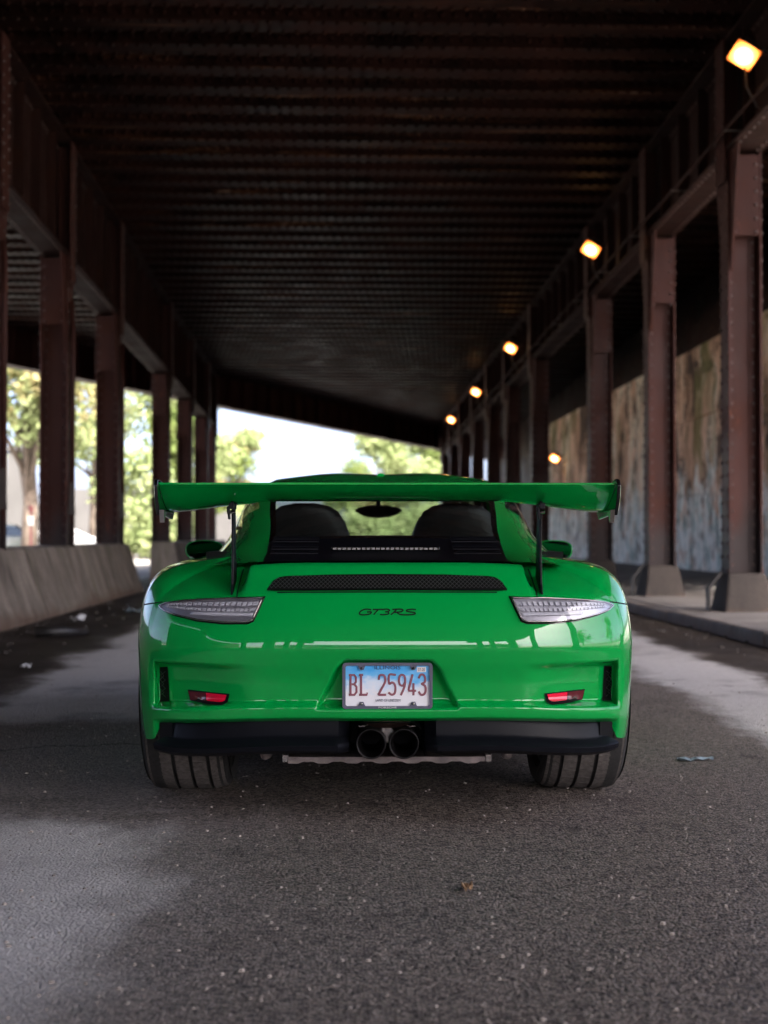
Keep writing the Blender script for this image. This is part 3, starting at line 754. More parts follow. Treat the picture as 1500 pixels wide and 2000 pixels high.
# ---- model lettering
GL = [  # strokes on a 0..1 high cell, x running along the word (wide slanted script)
    [(1.55,.86),(1.2,.98),(.75,.97),(.3,.72),(.08,.38),(.12,.1),(.5,0),(1.05,.06),(1.42,.2),(1.55,.5),(1.0,.5)],
    [(1.75,.95),(3.05,.95)], [(2.45,.95),(2.15,.5),(1.85,.02)],
    [(2.95,.92),(3.5,1.0),(3.85,.86),(3.75,.62),(3.3,.52)], [(3.3,.52),(3.7,.45),(3.72,.18),(3.2,.02),(2.65,.06)],
    [(4.75,.95),(4.45,.5),(4.0,.0)], [(4.2,.95),(5.2,1.0),(5.55,.85),(5.4,.6),(4.9,.46),(4.4,.44)], [(4.75,.44),(5.1,.12),(5.45,.02)],
    [(7.2,.92),(6.7,.97),(6.15,.9),(6.0,.68),(6.4,.52),(6.95,.42),(7.1,.2),(6.7,.04),(5.9,.0),(5.45,.02)]]
badge = MB()
sc_, zb0 = .190/7.2, .7005
for stx in GL:
    pts = [Vector(p) for p in stx]; n = len(pts); fine = []
    tt = np.linspace(0, n-1, (n-1)*6+1); A = catmull(np.arange(n), np.array(stx), tt) if n > 2 else np.array([np.array(stx[0])*(1-q) + np.array(stx[1])*q for q in np.linspace(0,1,8)])
    vs = []
    for i, p in enumerate(A):
        d = A[min(i+1, len(A)-1)] - A[max(i-1, 0)]; d = np.array([d[0]*sc_, d[1]*.0185]); d /= np.linalg.norm(d) + 1e-9
        c = np.array([-.095 + p[0]*sc_, zb0 + p[1]*.0185])
        for sgn in (-1, 1):
            q = c + np.array([-d[1], d[0]]) * sgn * .0022; vs.append(on(q[0], q[1], .0018))
    badge.add(vs, [(2*i, 2*i+1, 2*i+3, 2*i+2) for i in range(len(A)-1)])
tag(badge.build('model_lettering', 'matt_black', CAR), 'black slanted GT3RS lettering on the lid')

# ---- number plate
t = NT('plate_print'); o = t.obj(); xyz = t.n('SeparateXYZ', Vector=o)
zf = t.math('ADD', t.math('MULTIPLY', xyz.outputs[2], 7.2), .5)
cl = t.noise(t.scale(o, (1, 1, 1.4)), 17, 4, .55)
f = t.math('ADD', zf, t.math('MULTIPLY', t.math('SUBTRACT', cl, .5), .9))
c = t.ramp(f, [(.35, (.80, .80, .84)), (.55, (.62, .74, .88)), (.72, (.16, .50, .85)), (.95, (.05, .38, .80))])
MAT['plate'] = t.out(Base_Color=c, Roughness=.35)
MAT['slate'] = plain('slate_frame', (.085, .085, .13), .4)
MAT['plate_red'] = plain('plate_digit_red', (.16, .012, .035), .5)
MAT['plate_pink'] = plain('plate_digit_face', (.30, .10, .13), .5)
MAT['plate_blue'] = plain('plate_text_blue', (.03, .07, .22), .5)
MAT['plate_grey'] = plain('plate_text_grey', (.22, .22, .27), .5)
MAT['white'] = plain('white_print', (.75, .74, .72), .5)
PC = Vector((0, -.752, .4655)); PWd, PHt = .150, .0765
plate = empty('number_plate', PC); plate.parent = CAR
def rrect(w, h, r, n=6):
    pts = []
    for cx, cy, a0 in ((w-r, h-r, 0), (-w+r, h-r, 90), (-w+r, -h+r, 180), (w-r, -h+r, 270)):
        for k in range(n + 1): a = R(a0 + 90*k/n); pts.append((cx + r*math.cos(a), cy + r*math.sin(a)))
    return pts
MB().prism(rrect(.143, .069, .01), 'y', -.004, .0).build('plate_face', 'plate', plate)
oc, ic = rrect(PWd, PHt, .012), rrect(PWd-.0105, PHt-.0095, .007); n = len(oc); m = MB()
vs = [(x, -.012, z) for x, z in oc] + [(x, -.012, z) for x, z in ic] + [(x, .006, z) for x, z in oc] + [(x, -.005, z) for x, z in ic]
m.add(vs, [q for i in range(n) for q in ((i,(i+1)%n,n+(i+1)%n,n+i),(i,2*n+i,2*n+(i+1)%n,(i+1)%n),(n+i,n+(i+1)%n,3*n+(i+1)%n,3*n+i))])
fr = m.build('plate_frame', 'slate', plate)
for sx in (-1, 1):
    for sz in (-1, 1):
        b = MB().prism([(sx*.086-.013, sz*.069), (sx*.086+.013, sz*.069), (sx*.086+.006, sz*.053), (sx*.086-.006, sz*.053)], 'y', -.0115, -.0045).build('screw_tab', 'slate', fr)
        MB().lathe([(0, .0045), (-.004, .004), (-.005, 0)], (sx*.086, -.0115, sz*.059), 'y', 12).build('screw', 'chrome' if sz < 0 else 'gloss_black', b, True)
def text(s, name, mat, w, h, cx, cz, parent, depth=-.0056, ext=.0008, font_shift=0):
    cu = bpy.data.curves.new(name, 'FONT'); cu.body = s; cu.extrude = ext; cu.align_x = 'CENTER'; cu.align_y = 'CENTER'; cu.resolution_u = 3
    ob = bpy.data.objects.new(name, cu); col.objects.link(ob)
    dg = bpy.context.evaluated_depsgraph_get(); me = bpy.data.meshes.new_from_object(ob.evaluated_get(dg)); bpy.data.objects.remove(ob)
    co = np.array([v.co[:] for v in me.vertices]); lo, hi = co.min(0), co.max(0)
    for v in me.vertices:
        x = (v.co.x - (lo[0]+hi[0])/2) / (hi[0]-lo[0]) * w; z = (v.co.y - (lo[1]+hi[1])/2) / (hi[1]-lo[1]) * h
        v.co = (cx + x, depth - v.co.z, cz + z)
    me.materials.clear(); me.materials.append(MAT[mat]); me.update()
    return put(name, me, parent)
def stroke_digits(parent):
    """tall narrow embossed characters drawn as strokes"""
    S = {'B': [[(.15,0),(.15,1)],[(0,1),(.6,1),(.85,.88),(.85,.65),(.6,.53),(.15,.53)],[(.6,.53),(.92,.4),(.92,.14),(.65,0),(0,0)]],
         'L': [[(0,1),(.36,1)],[(.18,1),(.18,0)],[(0,0),(.95,0),(.95,.08)]],
         '2': [[(.03,.78),(.12,.95),(.4,1),(.75,.96),(.88,.8),(.82,.6),(.05,.05),(.05,0),(.92,0)]],
         '5': [[(.9,1),(.12,1),(.1,.56),(.45,.62),(.8,.54),(.92,.3),(.8,.07),(.42,0),(.05,.1)]],
         '9': [[(.88,.62),(.6,.46),(.25,.5),(.08,.7),(.2,.94),(.5,1),(.8,.93),(.9,.7),(.75,.35),(.35,0)]],
         '4': [[(.55,1),(.05,.25),(.05,.2),(.95,.2)],[(.68,.55),(.68,0)]],
         '3': [[(.05,.85),(.25,1),(.62,1),(.85,.85),(.82,.65),(.42,.54)],[(.42,.54),(.85,.43),(.92,.2),(.7,.02),(.3,0),(.04,.14)]]}
    xs = {0: ('B', -.1265), 1: ('L', -.0925), 2: ('2', -.030), 3: ('5', .003), 4: ('9', .036), 5: ('4', .069), 6: ('3', .1035)}
    for k, (ch, x0) in xs.items():
        m = MB(); m2 = MB()
        for stx in S[ch]:
            A = np.array([(x0 + p[0]*.0255, -.030 + p[1]*.066) for p in stx])
            if ch in '2593' and len(A) > 3: A = catmull(np.arange(len(A)), A, np.linspace(0, len(A)-1, len(A)*4))
            for mm, w, y0, y1 in ((m, .0034, -.0062, -.004), (m2, .0015, -.0066, -.004)):
                vs = []
                for i, p in enumerate(A):
                    d = A[min(i+1, len(A)-1)] - A[max(i-1, 0)]; d /= np.linalg.norm(d) + 1e-9; nn = np.array([-d[1], d[0]])
                    e = d * w * (.6 if i == len(A)-1 else -.6 if i == 0 else 0)
                    for sg in (-1, 1):
                        q = p + nn*sg*w + e
                        vs.append((q[0], y0, q[1])); vs.append((q[0], y1, q[1]))
                n = len(A)
                mm.add(vs, [f for i in range(n-1) for f in ((4*i, 4*i+2, 4*i+6, 4*i+4), (4*i, 4*i+4, 4*i+5, 4*i+1), (4*i+2, 4*i+3, 4*i+7, 4*i+6))])
        o = m.build('plate_character', 'plate_red', parent); m2.build('character_face', 'plate_pink', o)
stroke_digits(plate)
text('ILLINOIS', 'state_lettering', 'plate_blue', .086, .0125, .0, .0605, plate)
text('LAND OF LINCOLN', 'motto_lettering', 'plate_grey', .082, .0095, .002, -.0485, plate)
text('PORSCHE', 'frame_lettering', 'white', .060, .0058, .0, -.0712, plate, -.0123)
st = MB().box(.098, .128, -.0052, -.004, .045, .062).build('registration_sticker', 'white', plate)
text('07-20', 'sticker_lettering', 'plate_red', .022, .009, .113, .0535, st, -.0056)

# ---- cabin: sections from the engine lid to the windscreen base
CY = [-.50, -.36, -.1, .3, .7, 1.1, 1.45, 1.8, 2.1, 2.45]
CS = [[(.62,.858),(.60,.864),(.58,.867),(.55,.869),(.50,.871),(.43,.873),(.38,.874),(.2,.876),(0,.877)],
      [(.64,.862),(.61,.871),(.585,.880),(.55,.889),(.505,.895),(.43,.899),(.38,.901),(.2,.905),(0,.906)],
      [(.70,.872),(.65,.888),(.61,.908),(.56,.935),(.51,.955),(.435,.967),(.38,.973),(.2,.982),(0,.985)],
      [(.73,.880),(.675,.900),(.64,.938),(.59,.99),(.545,1.035),(.462,1.066),(.40,1.077),(.2,1.09),(0,1.094)],
      [(.75,.888),(.70,.908),(.668,.95),(.63,1.03),(.585,1.10),(.485,1.152),(.42,1.168),(.2,1.185),(0,1.19)],
      [(.76,.89),(.72,.91),(.692,.95),(.645,1.05),(.60,1.14),(.51,1.205),(.44,1.223),(.22,1.243),(0,1.238)],
      [(.76,.89),(.72,.91),(.692,.95),(.645,1.06),(.60,1.155),(.53,1.215),(.45,1.237),(.22,1.260),(0,1.252)],
      [(.765,.885),(.725,.905),(.70,.945),(.645,1.05),(.60,1.14),(.53,1.195),(.45,1.22),(.22,1.24),(0,1.24)],
      [(.77,.875),(.73,.89),(.705,.925),(.67,1.0),(.635,1.05),(.57,1.085),(.48,1.105),(.22,1.13),(0,1.135)],
      [(.78,.84),(.74,.855),(.715,.865),(.69,.875),(.66,.882),(.6,.888),(.5,.893),(.22,.903),(0,.908)]]
CS = np.array(CS); NCY = 97
CS[5:8, 4:, 1] += .010; CS[4, 4:, 1] += .005
ys = np.linspace(CY[0], CY[-1], NCY); secs = pchip(CY, CS.reshape(len(CY), -1), ys).reshape(NCY, 9, 2)
SUB = 4; tt = np.linspace(0, 8, 8*SUB + 1); NTc = len(tt)
CG = np.zeros((NCY, NTc, 3))
for i in range(NCY):
    q = catmull(np.arange(9.0), secs[i], tt); CG[i, :, 0] = q[:, 0]; CG[i, :, 1] = ys[i]; CG[i, :, 2] = q[:, 1]
CG[:, -1, 0] = 0
def cabin_part(name, mat, sel, parent=CAR, both=True, off=0.0, sides=(1, -1), smooth=True, scale=None):
    m = MB()
    for s in sides:
        A = CG.copy(); A[..., 0] *= s
        if scale: A = (A - np.array([0, 1.2, .9])) * scale + np.array([0, 1.2, .9])
        fs = [f for i in range(NCY-1) for j in range(NTc-1) if sel(i, j) for f in [(i*NTc+j, (i+1)*NTc+j, (i+1)*NTc+j+1, i*NTc+j+1)]]
        used = sorted({q for f in fs for q in f}); mp = {q: k for k, q in enumerate(used)}; F = A.reshape(-1, 3)
        m.add([F[q] for q in used], [tuple(mp[q] for q in (f if s > 0 else f[::-1])) for f in fs])
    me = m.mesh(name, mat, True); b = bmesh.new(); b.from_mesh(me); bmesh.ops.remove_doubles(b, verts=b.verts, dist=1e-5); b.to_mesh(me); b.free(); me.shade_smooth()
    return put(name, me, parent)
yi = lambda i: (ys[i] + ys[i+1]) / 2
K = 5 * SUB
is_rear = lambda i, j: j >= K and -.2 < yi(i) < .74
is_lid = lambda i, j: j >= K and yi(i) <= -.2
is_wind = lambda i, j: j >= K - 1 and yi(i) > 1.80
is_side = lambda i, j: 2*SUB <= j < 4*SUB + 2 and .42 < yi(i) < 2.12
frit = lambda i, j: is_rear(i, j) and (j < K + 2 or yi(i) > .70 or yi(i) < -.15)
cabin_part('roof_and_pillars', 'green', lambda i, j: not (is_rear(i, j) or is_lid(i, j) or is_wind(i, j) or is_side(i, j)))
rw = cabin_part('rear_window', 'glass', lambda i, j: is_rear(i, j) and not frit(i, j))
cabin_part('window_border', 'gloss_black', frit, rw)
cabin_part('windscreen', 'glass', is_wind)
for s in (1, -1): cabin_part('side_window', 'glass', is_side, sides=(s,))
lidp = cabin_part('engine_lid_panel', 'black_plastic', is_lid)
cabin_part('headliner', 'matt_black', lambda i, j: not (is_rear(i, j) or is_wind(i, j) or is_side(i, j) or is_lid(i, j)) and j >= 2*SUB, scale=.975)
# louvres, third brake light
def cab_z(x, y):
    i = int(np.clip(np.searchsorted(ys, y), 0, NCY-1)); row = CG[i]; return float(np.interp(-abs(x), -row[:, 0], row[:, 2]))
for s in (-1, 1):
    for k in range(5):
        y_ = -.38 + .045*k; z_ = cab_z(.3, y_) + .012
        MB().prism([(y_-.008, z_-.012), (y_+.010, z_-.004), (y_+.010, z_-.001), (y_-.008, z_-.009)], 'x', s*.245 if s > 0 else -.415, .415 if s > 0 else -.245).build('louvre', 'black_plastic', lidp)
bh = MB().add([(-.255,-.40,.872),(.255,-.40,.872),(.215,-.24,.900),(-.215,-.24,.900),(-.24,-.36,.893),(.24,-.36,.893),(.205,-.235,.932),(-.205,-.235,.932),(.19,-.15,.945),(-.19,-.15,.945)],
              [(0,1,5,4),(1,2,6,5),(3,0,4,7),(4,5,6,7),(7,6,8,9)]).build('brake_light_housing', 'black_plastic', lidp, bevel=.008)
bl = MB().box(-.198, .198, -.352, -.33, .911, .924).build('brake_light', 'gloss_black', lidp, bevel=.004)
bl.rotation_euler = (0, 0, 0)
for k in range(22): MB().box(-.19 + .0174*k, -.19 + .0174*k + .0125, -.3565, -.3525, .9135, .9215).build('brake_lamp_cell', 'brake_cell', bl)

# ---- interior
inn = MB().box(-.70, .70, -.2, 2.3, .25, .30).box(-.66, .66, -.25, .62, .30, .905).box(-.68, -.64, .4, 2.2, .3, .88).box(.64, .68, .4, 2.2, .3, .88)
inn.build('interior_floor', 'matt_black', CAR)
MB().prism([(1.85, .4), (1.85, .88), (1.95, .94), (2.25, .93), (2.35, .88), (2.35, .4)], 'x', -.66, .66).build('dashboard', 'matt_black', CAR, bevel=.03)
MAT['seat'] = plain('seat_leather', (.014, .013, .014), .5, noise=.2)
for sx in (-.345, .345):
    pr = [(.60,.25),(.62,.26),(.80,.27),(.88,.25),(.95,.21),(1.03,.18),(1.075,.15),(1.10,.11),(1.112,.05)]
    vs = []; n = len(pr)
    ring = [(1,.0),(.96,-.05),(.6,-.07),(0,-.085),(-.6,-.07),(-.96,-.05),(-1,0),(-.7,.05),(0,.035),(.7,.05)]
    for z, w in pr:
        for a, b in ring: vs.append((sx + a*w, 1.12 - (z-.6)*.32 + b*(.6 + .4*min(1, w/.2)), z))
    k = len(ring); fs = [(i*k+j, i*k+(j+1)%k, (i+1)*k+(j+1)%k, (i+1)*k+j) for i in range(n-1) for j in range(k)] + [tuple(range((n-1)*k, n*k))]
    so = MB().add(vs, fs).build('seat', 'seat', CAR, True)
    MB().box(sx-.25, sx+.25, 1.0, 1.55, .35, .50).build('seat_cushion', 'seat', so, bevel=.05)
vs = []
MB().add([(0 + .125*math.cos(a)*(1-.12*(math.sin(a) < 0)), y_, 1.092 + .034*math.sin(a)) for y_ in (1.93, 1.965) for a in np.linspace(0, 2*math.pi, 24, endpoint=False)],
         [(i, (i+1) % 24, 24+(i+1) % 24, 24+i) for i in range(24)] + [tuple(range(24))[::-1], tuple(range(24, 48))]).build('rear_view_mirror', 'matt_black', CAR)
MB().tube([(0, 1.95, 1.11), (0, 1.98, 1.165)], .012).build('mirror_stalk', 'matt_black', CAR)
# roof aerial
MB().add([(-.022,1.0,1.228),(.022,1.0,1.228),(.022,1.12,1.24),(-.022,1.12,1.24),(-.014,1.02,1.252),(.014,1.02,1.252),(.012,1.09,1.256),(-.012,1.09,1.256)],
         [(4,5,6,7),(0,1,5,4),(1,2,6,5),(2,3,7,6),(3,0,4,7)]).build('roof_aerial', 'green', CAR, bevel=.006)

# ---- door mirrors
for s in (-1, 1):
    vs = []; n = 28
    for y_, k in ((1.60, .92), (1.598, .98), (1.62, 1.0), (1.67, .97), (1.72, .80), (1.76, .5), (1.775, .15)):
        for a in np.linspace(0, 2*math.pi, n, endpoint=False):
            cx, sz = math.cos(a), math.sin(a); px_ = .098*k*np.sign(cx)*abs(cx)**.75; pz_ = (.056 if sz > 0 else .048)*k*np.sign(sz)*abs(sz)**.75
            vs.append((s*(.872 + px_ + .12*(pz_)), y_ - .38*px_*max(0, 1 - (y_-1.6)/.15), 0.886 + pz_))
    mo = MB().add(vs, [(i*n+j, i*n+(j+1)%n, (i+1)*n+(j+1)%n, (i+1)*n+j) for i in range(6) for j in range(n)]).build('door_mirror', 'green', CAR, True)
    MB().add([(v[0], v[1] + .0015, v[2]) for v in vs[:n]], [tuple(range(n))]).build('mirror_glass', 'mirror', mo) if 'mirror' in MAT else None
    MAT.setdefault('mirror', plain('mirror_face', (.12, .125, .13), .03, metal=1))
    if not mo.children: MB().add([(v[0], v[1] + .0015, v[2]) for v in vs[:n]], [tuple(range(n))]).build('mirror_glass', 'mirror', mo)
    MB().tube([(s*.72, 1.74, .85), (s*.80, 1.71, .84), (s*.87, 1.69, .86)], [.02, .017, .02], 8).build('mirror_arm', 'gloss_black', mo, True)

# ---- rear wing
def wing_section(x):
    a = abs(x); e = sstep(.38, .52, a)
    zl = 1.106 - .014*e - .038*sstep(.45, .76, a)             # leading edge drops towards the tips
    zt = 1.136
    yl, yt = -.47 + .02*e, -.815
    return yl, zl, yt, zt
xs = np.linspace(-.752, .752, 101); vs = []
prof = []
NP = 14
for x in xs:
    yl, zl, yt, zt = wing_section(x); ring = []
    for k in range(NP):                                       # upper side, trailing to leading
        q = k/(NP-1); ring.append((q, .010*math.sin(math.pi*q)**.8 + .003 - .022*math.sin(math.pi*q)))
    for k in range(NP):                                       # under side, leading to trailing
        q = 1 - k/(NP-1); ring.append((q, -.012*math.sin(math.pi*q)**.7 - .003 - .022*math.sin(math.pi*q)))
    for q, t_ in ring:
        vs.append((x, yt + (yl-yt)*q, zt + (zl-zt)*q + t_))
k = 2*NP
wing = MB().add(vs, [(i*k+j, i*k+(j+1)%k, (i+1)*k+(j+1)%k, (i+1)*k+j) for i in range(100) for j in range(k)] + [tuple(range(k))[::-1], tuple(range(100*k, 101*k))]).build('rear_wing', 'green', CAR, True)
wing.data.set_sharp_from_angle(angle=R(50))
MAT['endplate'] = MAT['gloss_black']
for s in (-1, 1):
    out = [(-.825,1.150),(-.80,1.153),(-.50,1.118),(-.43,1.085),(-.42,1.05),(-.46,1.022),(-.60,1.03),(-.74,1.038),(-.78,1.032),(-.795,1.046),(-.83,1.09),(-.84,1.13)]
    e = MB().prism(out, 'x', s*.7535 if s > 0 else -.7655, .7655 if s > 0 else -.7535).build('endplate', 'gloss_black', wing, bevel=.003)
    inn_ = [(y_*.94 - .037, (z_-1.09)*.86 + 1.09) for y_, z_ in out]
    MB().prism(inn_, 'x', .766 if s > 0 else -.768, .768 if s > 0 else -.766).build('endplate_panel', 'green', e)
    MB().prism([(-.80,1.05),(-.74,1.042),(-.785,1.008)], 'x', .738 if s > 0 else -.7532, .7532 if s > 0 else -.738).build('endplate_glint', 'chrome', e)  # chrome wedge standing in for the white reflection at the endplate tip
    st = [(-.69,.765),(-.665,.80),(-.65,.90),(-.655,1.0),(-.665,1.06),(-.68,1.115),(-.58,1.115),(-.585,1.06),(-.575,1.0),(-.56,.90),(-.54,.84),(-.53,.79)]
    so = MB().prism(st, 'x', s*.525-.004, s*.525+.004).build('wing_strut', 'black_plastic', CAR, bevel=.002)
    MB().box(s*.525-.009, s*.525+.009, -.70, -.60, 1.055, 1.075).prism([(s*.525-.018,1.06),(s*.525-.012,1.02),(s*.525-.006,1.02),(s*.525-.008,1.07)], 'y', -.69, -.66).build('strut_clamp', 'black_plastic', so, bevel=.002)
    MB().tube([(s*.525+.012, -.675, 1.045), (s*.525-.018, -.675, 1.045)], .006, 8).build('strut_bolt', 'chrome', so)

# ---- wheels
def wheel(x, y_, w, r, rr, camber, label=None):
    wroot = empty('wheel', (x, y_, r - .003), (0, R(camber), 0)); wroot.parent = CAR
    hw_ = w/2; s = 1 if x > 0 else -1
    gro = sorted([s*.13*w, -s*.07*w, -s*.27*w])
    prof = [(-hw_+.035, rr), (-hw_+.012, rr+.02), (-hw_, rr+.06), (-hw_+.003, r-.04), (-hw_+.016, r-.014), (-hw_+.034, r-.004)]
    for g in gro: prof += [(g-.006, r), (g-.0058, r-.008), (g+.0058, r-.008), (g+.006, r)]
    prof += [(hw_-.034, r-.004), (hw_-.016, r-.014), (hw_-.003, r-.04), (hw_, rr+.06), (hw_-.012, rr+.02), (hw_-.035, rr)]
    ty = MB().lathe(prof, (0,0,0), 'x', 96).build('tyre', 'rubber', wroot, True); ty.data.set_sharp_from_angle(angle=R(28))
    # tread blocks: dusty lands between the grooves, cut by cross sipes
    lands = [(-hw_+.020, gro[0]-.007), (gro[0]+.007, gro[1]-.007), (gro[1]+.007, gro[2]-.007), (gro[2]+.007, hw_-.020)]
    for li, (a, b) in enumerate(lands):
        m = MB(); N = 90 if li in (0, 3) else 45
        for k in range(N):
            t0 = 2*math.pi*(k + .03)/N; t1 = 2*math.pi*(k + .97)/N; sk = .035 if li in (0, 3) else .02
            q = []
            for rad in (r - .003, r + .0035):
                for tt_, xx, dz in ((t0, a, 0), (t1, a, 0), (t1, b, sk), (t0, b, sk)):
                    rd_ = rad - (.012 if (li == 0 and xx == a) or (li == 3 and xx == b) else 0)
                    q.append((xx, rd_*math.cos(tt_+dz), rd_*math.sin(tt_+dz)))
            m.add(q, [(4,5,6,7),(0,1,5,4),(1,2,6,5),(2,3,7,6),(3,0,4,7)])
        tag(m.build('tread_blocks', 'dusty_rubber', ty), kind='stuff')
    rim = MB().lathe([(-hw_+.03, rr+.004), (-hw_+.03, rr-.012), (-hw_+.06, rr-.03), (hw_-.06, rr-.03), (hw_-.03, rr-.012), (hw_-.03, rr+.004)], (0,0,0), 'x', 64).build('rim', 'alloy', wroot, True)
    sp = MB()
    for k in range(5):
        for dd in (-.13, .13):
            t = 2*math.pi*k/5 + dd; ca, sa = math.cos(t), math.sin(t)
            def Q(ax, rad, wd): return (s*ax, rad*ca - wd*sa, rad*sa + wd*ca)
            sp.add([Q(hw_-.10, .03, -.02), Q(hw_-.10, .03, .02), Q(hw_-.05, rr-.02, .012), Q(hw_-.05, rr-.02, -.012), Q(hw_-.07, .03, -.02), Q(hw_-.07, .03, .02), Q(hw_-.03, rr-.02, .012), Q(hw_-.03, rr-.02, -.012)],
                   [(0,3,2,1),(4,5,6,7),(0,1,5,4),(1,2,6,5),(2,3,7,6),(3,0,4,7)])
    sp.lathe([(s*(hw_-.11), .06), (s*(hw_-.06), .055), (s*(hw_-.055), 0)], (0,0,0), 'x', 24)
    sp.build('spokes', 'alloy', rim)
    MB().lathe([(s*(hw_-.16), .19), (s*(hw_-.14), .19), (s*(hw_-.14), .05), (s*(hw_-.16), .05)], (0,0,0), 'x', 40, True).build('brake_disc', 'alu', wroot)
    return wroot
for s in (-1, 1):
    wheel(s*.738, 0, .315, .355, .262, 1.3*s)
    wheel(s*.765, 2.456, .265, .34, .255, .5*s)

# ---- underside: floor, suspension bits, the corrugated tray edge
MB().box(-.58, .58, .35, 3.2, .145, .17).build('underfloor', 'matt_black', CAR)
MB().box(-.50, .50, -.55, .4, .215, .33).build('engine_cover', 'matt_black', CAR, bevel=.03)
tr = MB(); tx = np.linspace(-.335, .335, 41); vs = []
for i, x in enumerate(tx):
    zz = .012*(1 if (i//3) % 2 == 0 else .45)
    vs += [(x, -.66, .214), (x, -.66, .214 - .010 - zz), (x, -.50, .205 - zz), (x, -.50, .214)]
tr.add(vs, [f for i in range(40) for f in ((4*i,4*i+1,4*i+5,4*i+4),(4*i+1,4*i+2,4*i+6,4*i+5),(4*i+3,4*i,4*i+4,4*i+7))])
tray = tr.build('undertray', 'alu', CAR)
for s in (-1, 1):
    MB().box(s*.345-.016, s*.345+.016, -.65, -.56, .222, .228).box(s*.345-.01, s*.345+.01, -.655, -.62, .195, .222).build('tray_bracket', 'chrome', CAR, bevel=.002)
    MB().lathe([(0,0),(0,.018),(.03,.022),(.06,.022)], (s*.42, -.55, .205), 'y', 16).build('suspension_bolt', 'alu', CAR, True)
    MB().tube([(s*.30, -.1, .22), (s*.62, -.02, .20)], .025, 8).build('suspension_arm', 'matt_black', CAR)

# ------------------------------------------------------------------ outside: trees, walls, parked cars
def leafmat(name, a, b, trans=.35):
    t = NT(name); r = t.n('ObjectInfo')
    n = t.noise(t.obj(), 1.2, 4, .6)
    c = t.mix(t.ramp(n, [(.35, 0), (.65, 1)]), a, b)
    df = t.n('BsdfDiffuse', Color=c); tl = t.n('BsdfTranslucent', Color=c); mx = t.n('MixShader', i0=trans, i1=df, i2=tl)
    t.t.links.new(mx.outputs[0], t.t.nodes['Material Output'].inputs[0]); return t.m
MAT['leaf'] = leafmat('leaf_yellow_green', (.17, .22, .09), (.26, .29, .14))
MAT['leaf_orange'] = leafmat('leaf_turning', (.30, .23, .12), (.21, .24, .10))
MAT['leaf_dark'] = leafmat('leaf_green', (.08, .12, .035), (.15, .18, .06))
MAT['bark'] = plain('bark', (.11, .085, .065), .9, noise=.4, nscale=6, bump=.5, bscale=25)
def leaves(blobs, n, size, seed):
    r = np.random.default_rng(seed); m = MB(); w = np.array([b[3]**2 for b in blobs]); w /= w.sum(); vs = []; fs = []
    for k in range(n):
        b = blobs[r.choice(len(blobs), p=w)]
        d = r.normal(size=3); d /= np.linalg.norm(d); rad = b[3] * (r.random()**.45) * (1 + .18*r.normal())
        c = np.array(b[:3]) + d*rad*np.array([1, 1, .8]); a = r.normal(size=3); a /= np.linalg.norm(a); q = np.cross(a, r.normal(size=3)); q /= np.linalg.norm(q)
        s = size*(.6 + .8*r.random()); o = len(vs); e = np.cross(a, q)
        vs += [c - q*s, c + e*s*.5, c + q*s, c - e*s*.5]; fs.append((o, o+1, o+2, o+3))
    return m.add(vs, fs)
def tree(name, X, Y, h, spread, trunk_r, mats, label, seed, n=5200, low=.3, group='trees outside the underpass', size=.16):
    r = random.Random(seed); root = tag(empty(name, (X, Y, -.012)), label, 'tree', group)
    tr = MB(); top = (r.uniform(-.4, .4), r.uniform(-.4, .4), h*.72)
    tr.tube([(0,0,-.1), (.05,0,h*.2), (top[0]*.4, top[1]*.4, h*.45), top], [trunk_r*1.25, trunk_r, trunk_r*.75, trunk_r*.25], 10)
    blobs = []
    for k in range(11):
        a = r.uniform(0, 2*math.pi); zz = h*r.uniform(low+.12, .92); rr_ = spread*r.uniform(.25, .8)*(1 - .5*max(0, zz/h-.6)/.4)
        e = (rr_*math.cos(a), rr_*math.sin(a), zz); s0 = h*r.uniform(max(.16, low-.1), .5)
        tr.tube([(top[0]*s0/h, top[1]*s0/h, s0), (e[0]*.5, e[1]*.5, (s0+zz)/2 + .2), e], [trunk_r*.45, trunk_r*.28, trunk_r*.1], 6)
        blobs.append((*e, spread*r.uniform(.28, .5)))
    blobs.append((top[0], top[1], h*.82, spread*.5))
    tr.build('trunk', 'bark', root, True)
    per = n // len(mats)
    for i, mt in enumerate(mats):
        bl = [b for k, b in enumerate(blobs) if (k % len(mats)) == i] or blobs
        leaves(bl, per, size, seed*10+i).build('crown', mt, root)
    return root
def at(px, d): return (px - 658) / 2720 * d
tree('tree', at(62, 50), 50, 10.5, 3.6, .26, ['leaf', 'leaf', 'leaf_orange'], 'yellow green tree with a thick trunk behind the near barrier, leftmost', 3, 9000, .22)
tree('tree', at(185, 66), 66, 11, 4.2, .2, ['leaf_orange', 'leaf'], 'thin tree with orange tinted leaves between the second and third left columns', 5, 4200, .35)
tree('tree', at(318, 62), 62, 8.5, 2.6, .2, ['leaf_dark', 'leaf'], 'green tree half hidden behind the fourth left column', 8, 6000, .12)
tree('tree', at(368, 75), 75, 9.5, 2.6, .2, ['leaf_dark', 'leaf'], 'green tree between the fourth and fifth left columns', 9, 5000, .12)
tree('tree', at(452, 92), 92, 8.0, 2.9, .22, ['leaf', 'leaf_dark', 'leaf_orange'], 'rounded green tree just right of the last left column, in the far mouth', 12, 6000, .1)
tree('tree', at(760, 96), 96, 9.0, 3.6, .25, ['leaf', 'leaf_orange', 'leaf'], 'broad pinkish green tree above the car roof in the far mouth', 14, 8000, .1)
tree('tree', at(845, 90), 90, 8.2, 2.8, .22, ['leaf', 'leaf_dark'], 'yellow green tree at the right end of the far mouth', 17, 6000, .1)
tree('tree', at(690, 120), 120, 7.4, 3.2, .22, ['leaf_dark', 'leaf'], 'low dark green tree seen through the car windows', 19, 5000, .05)
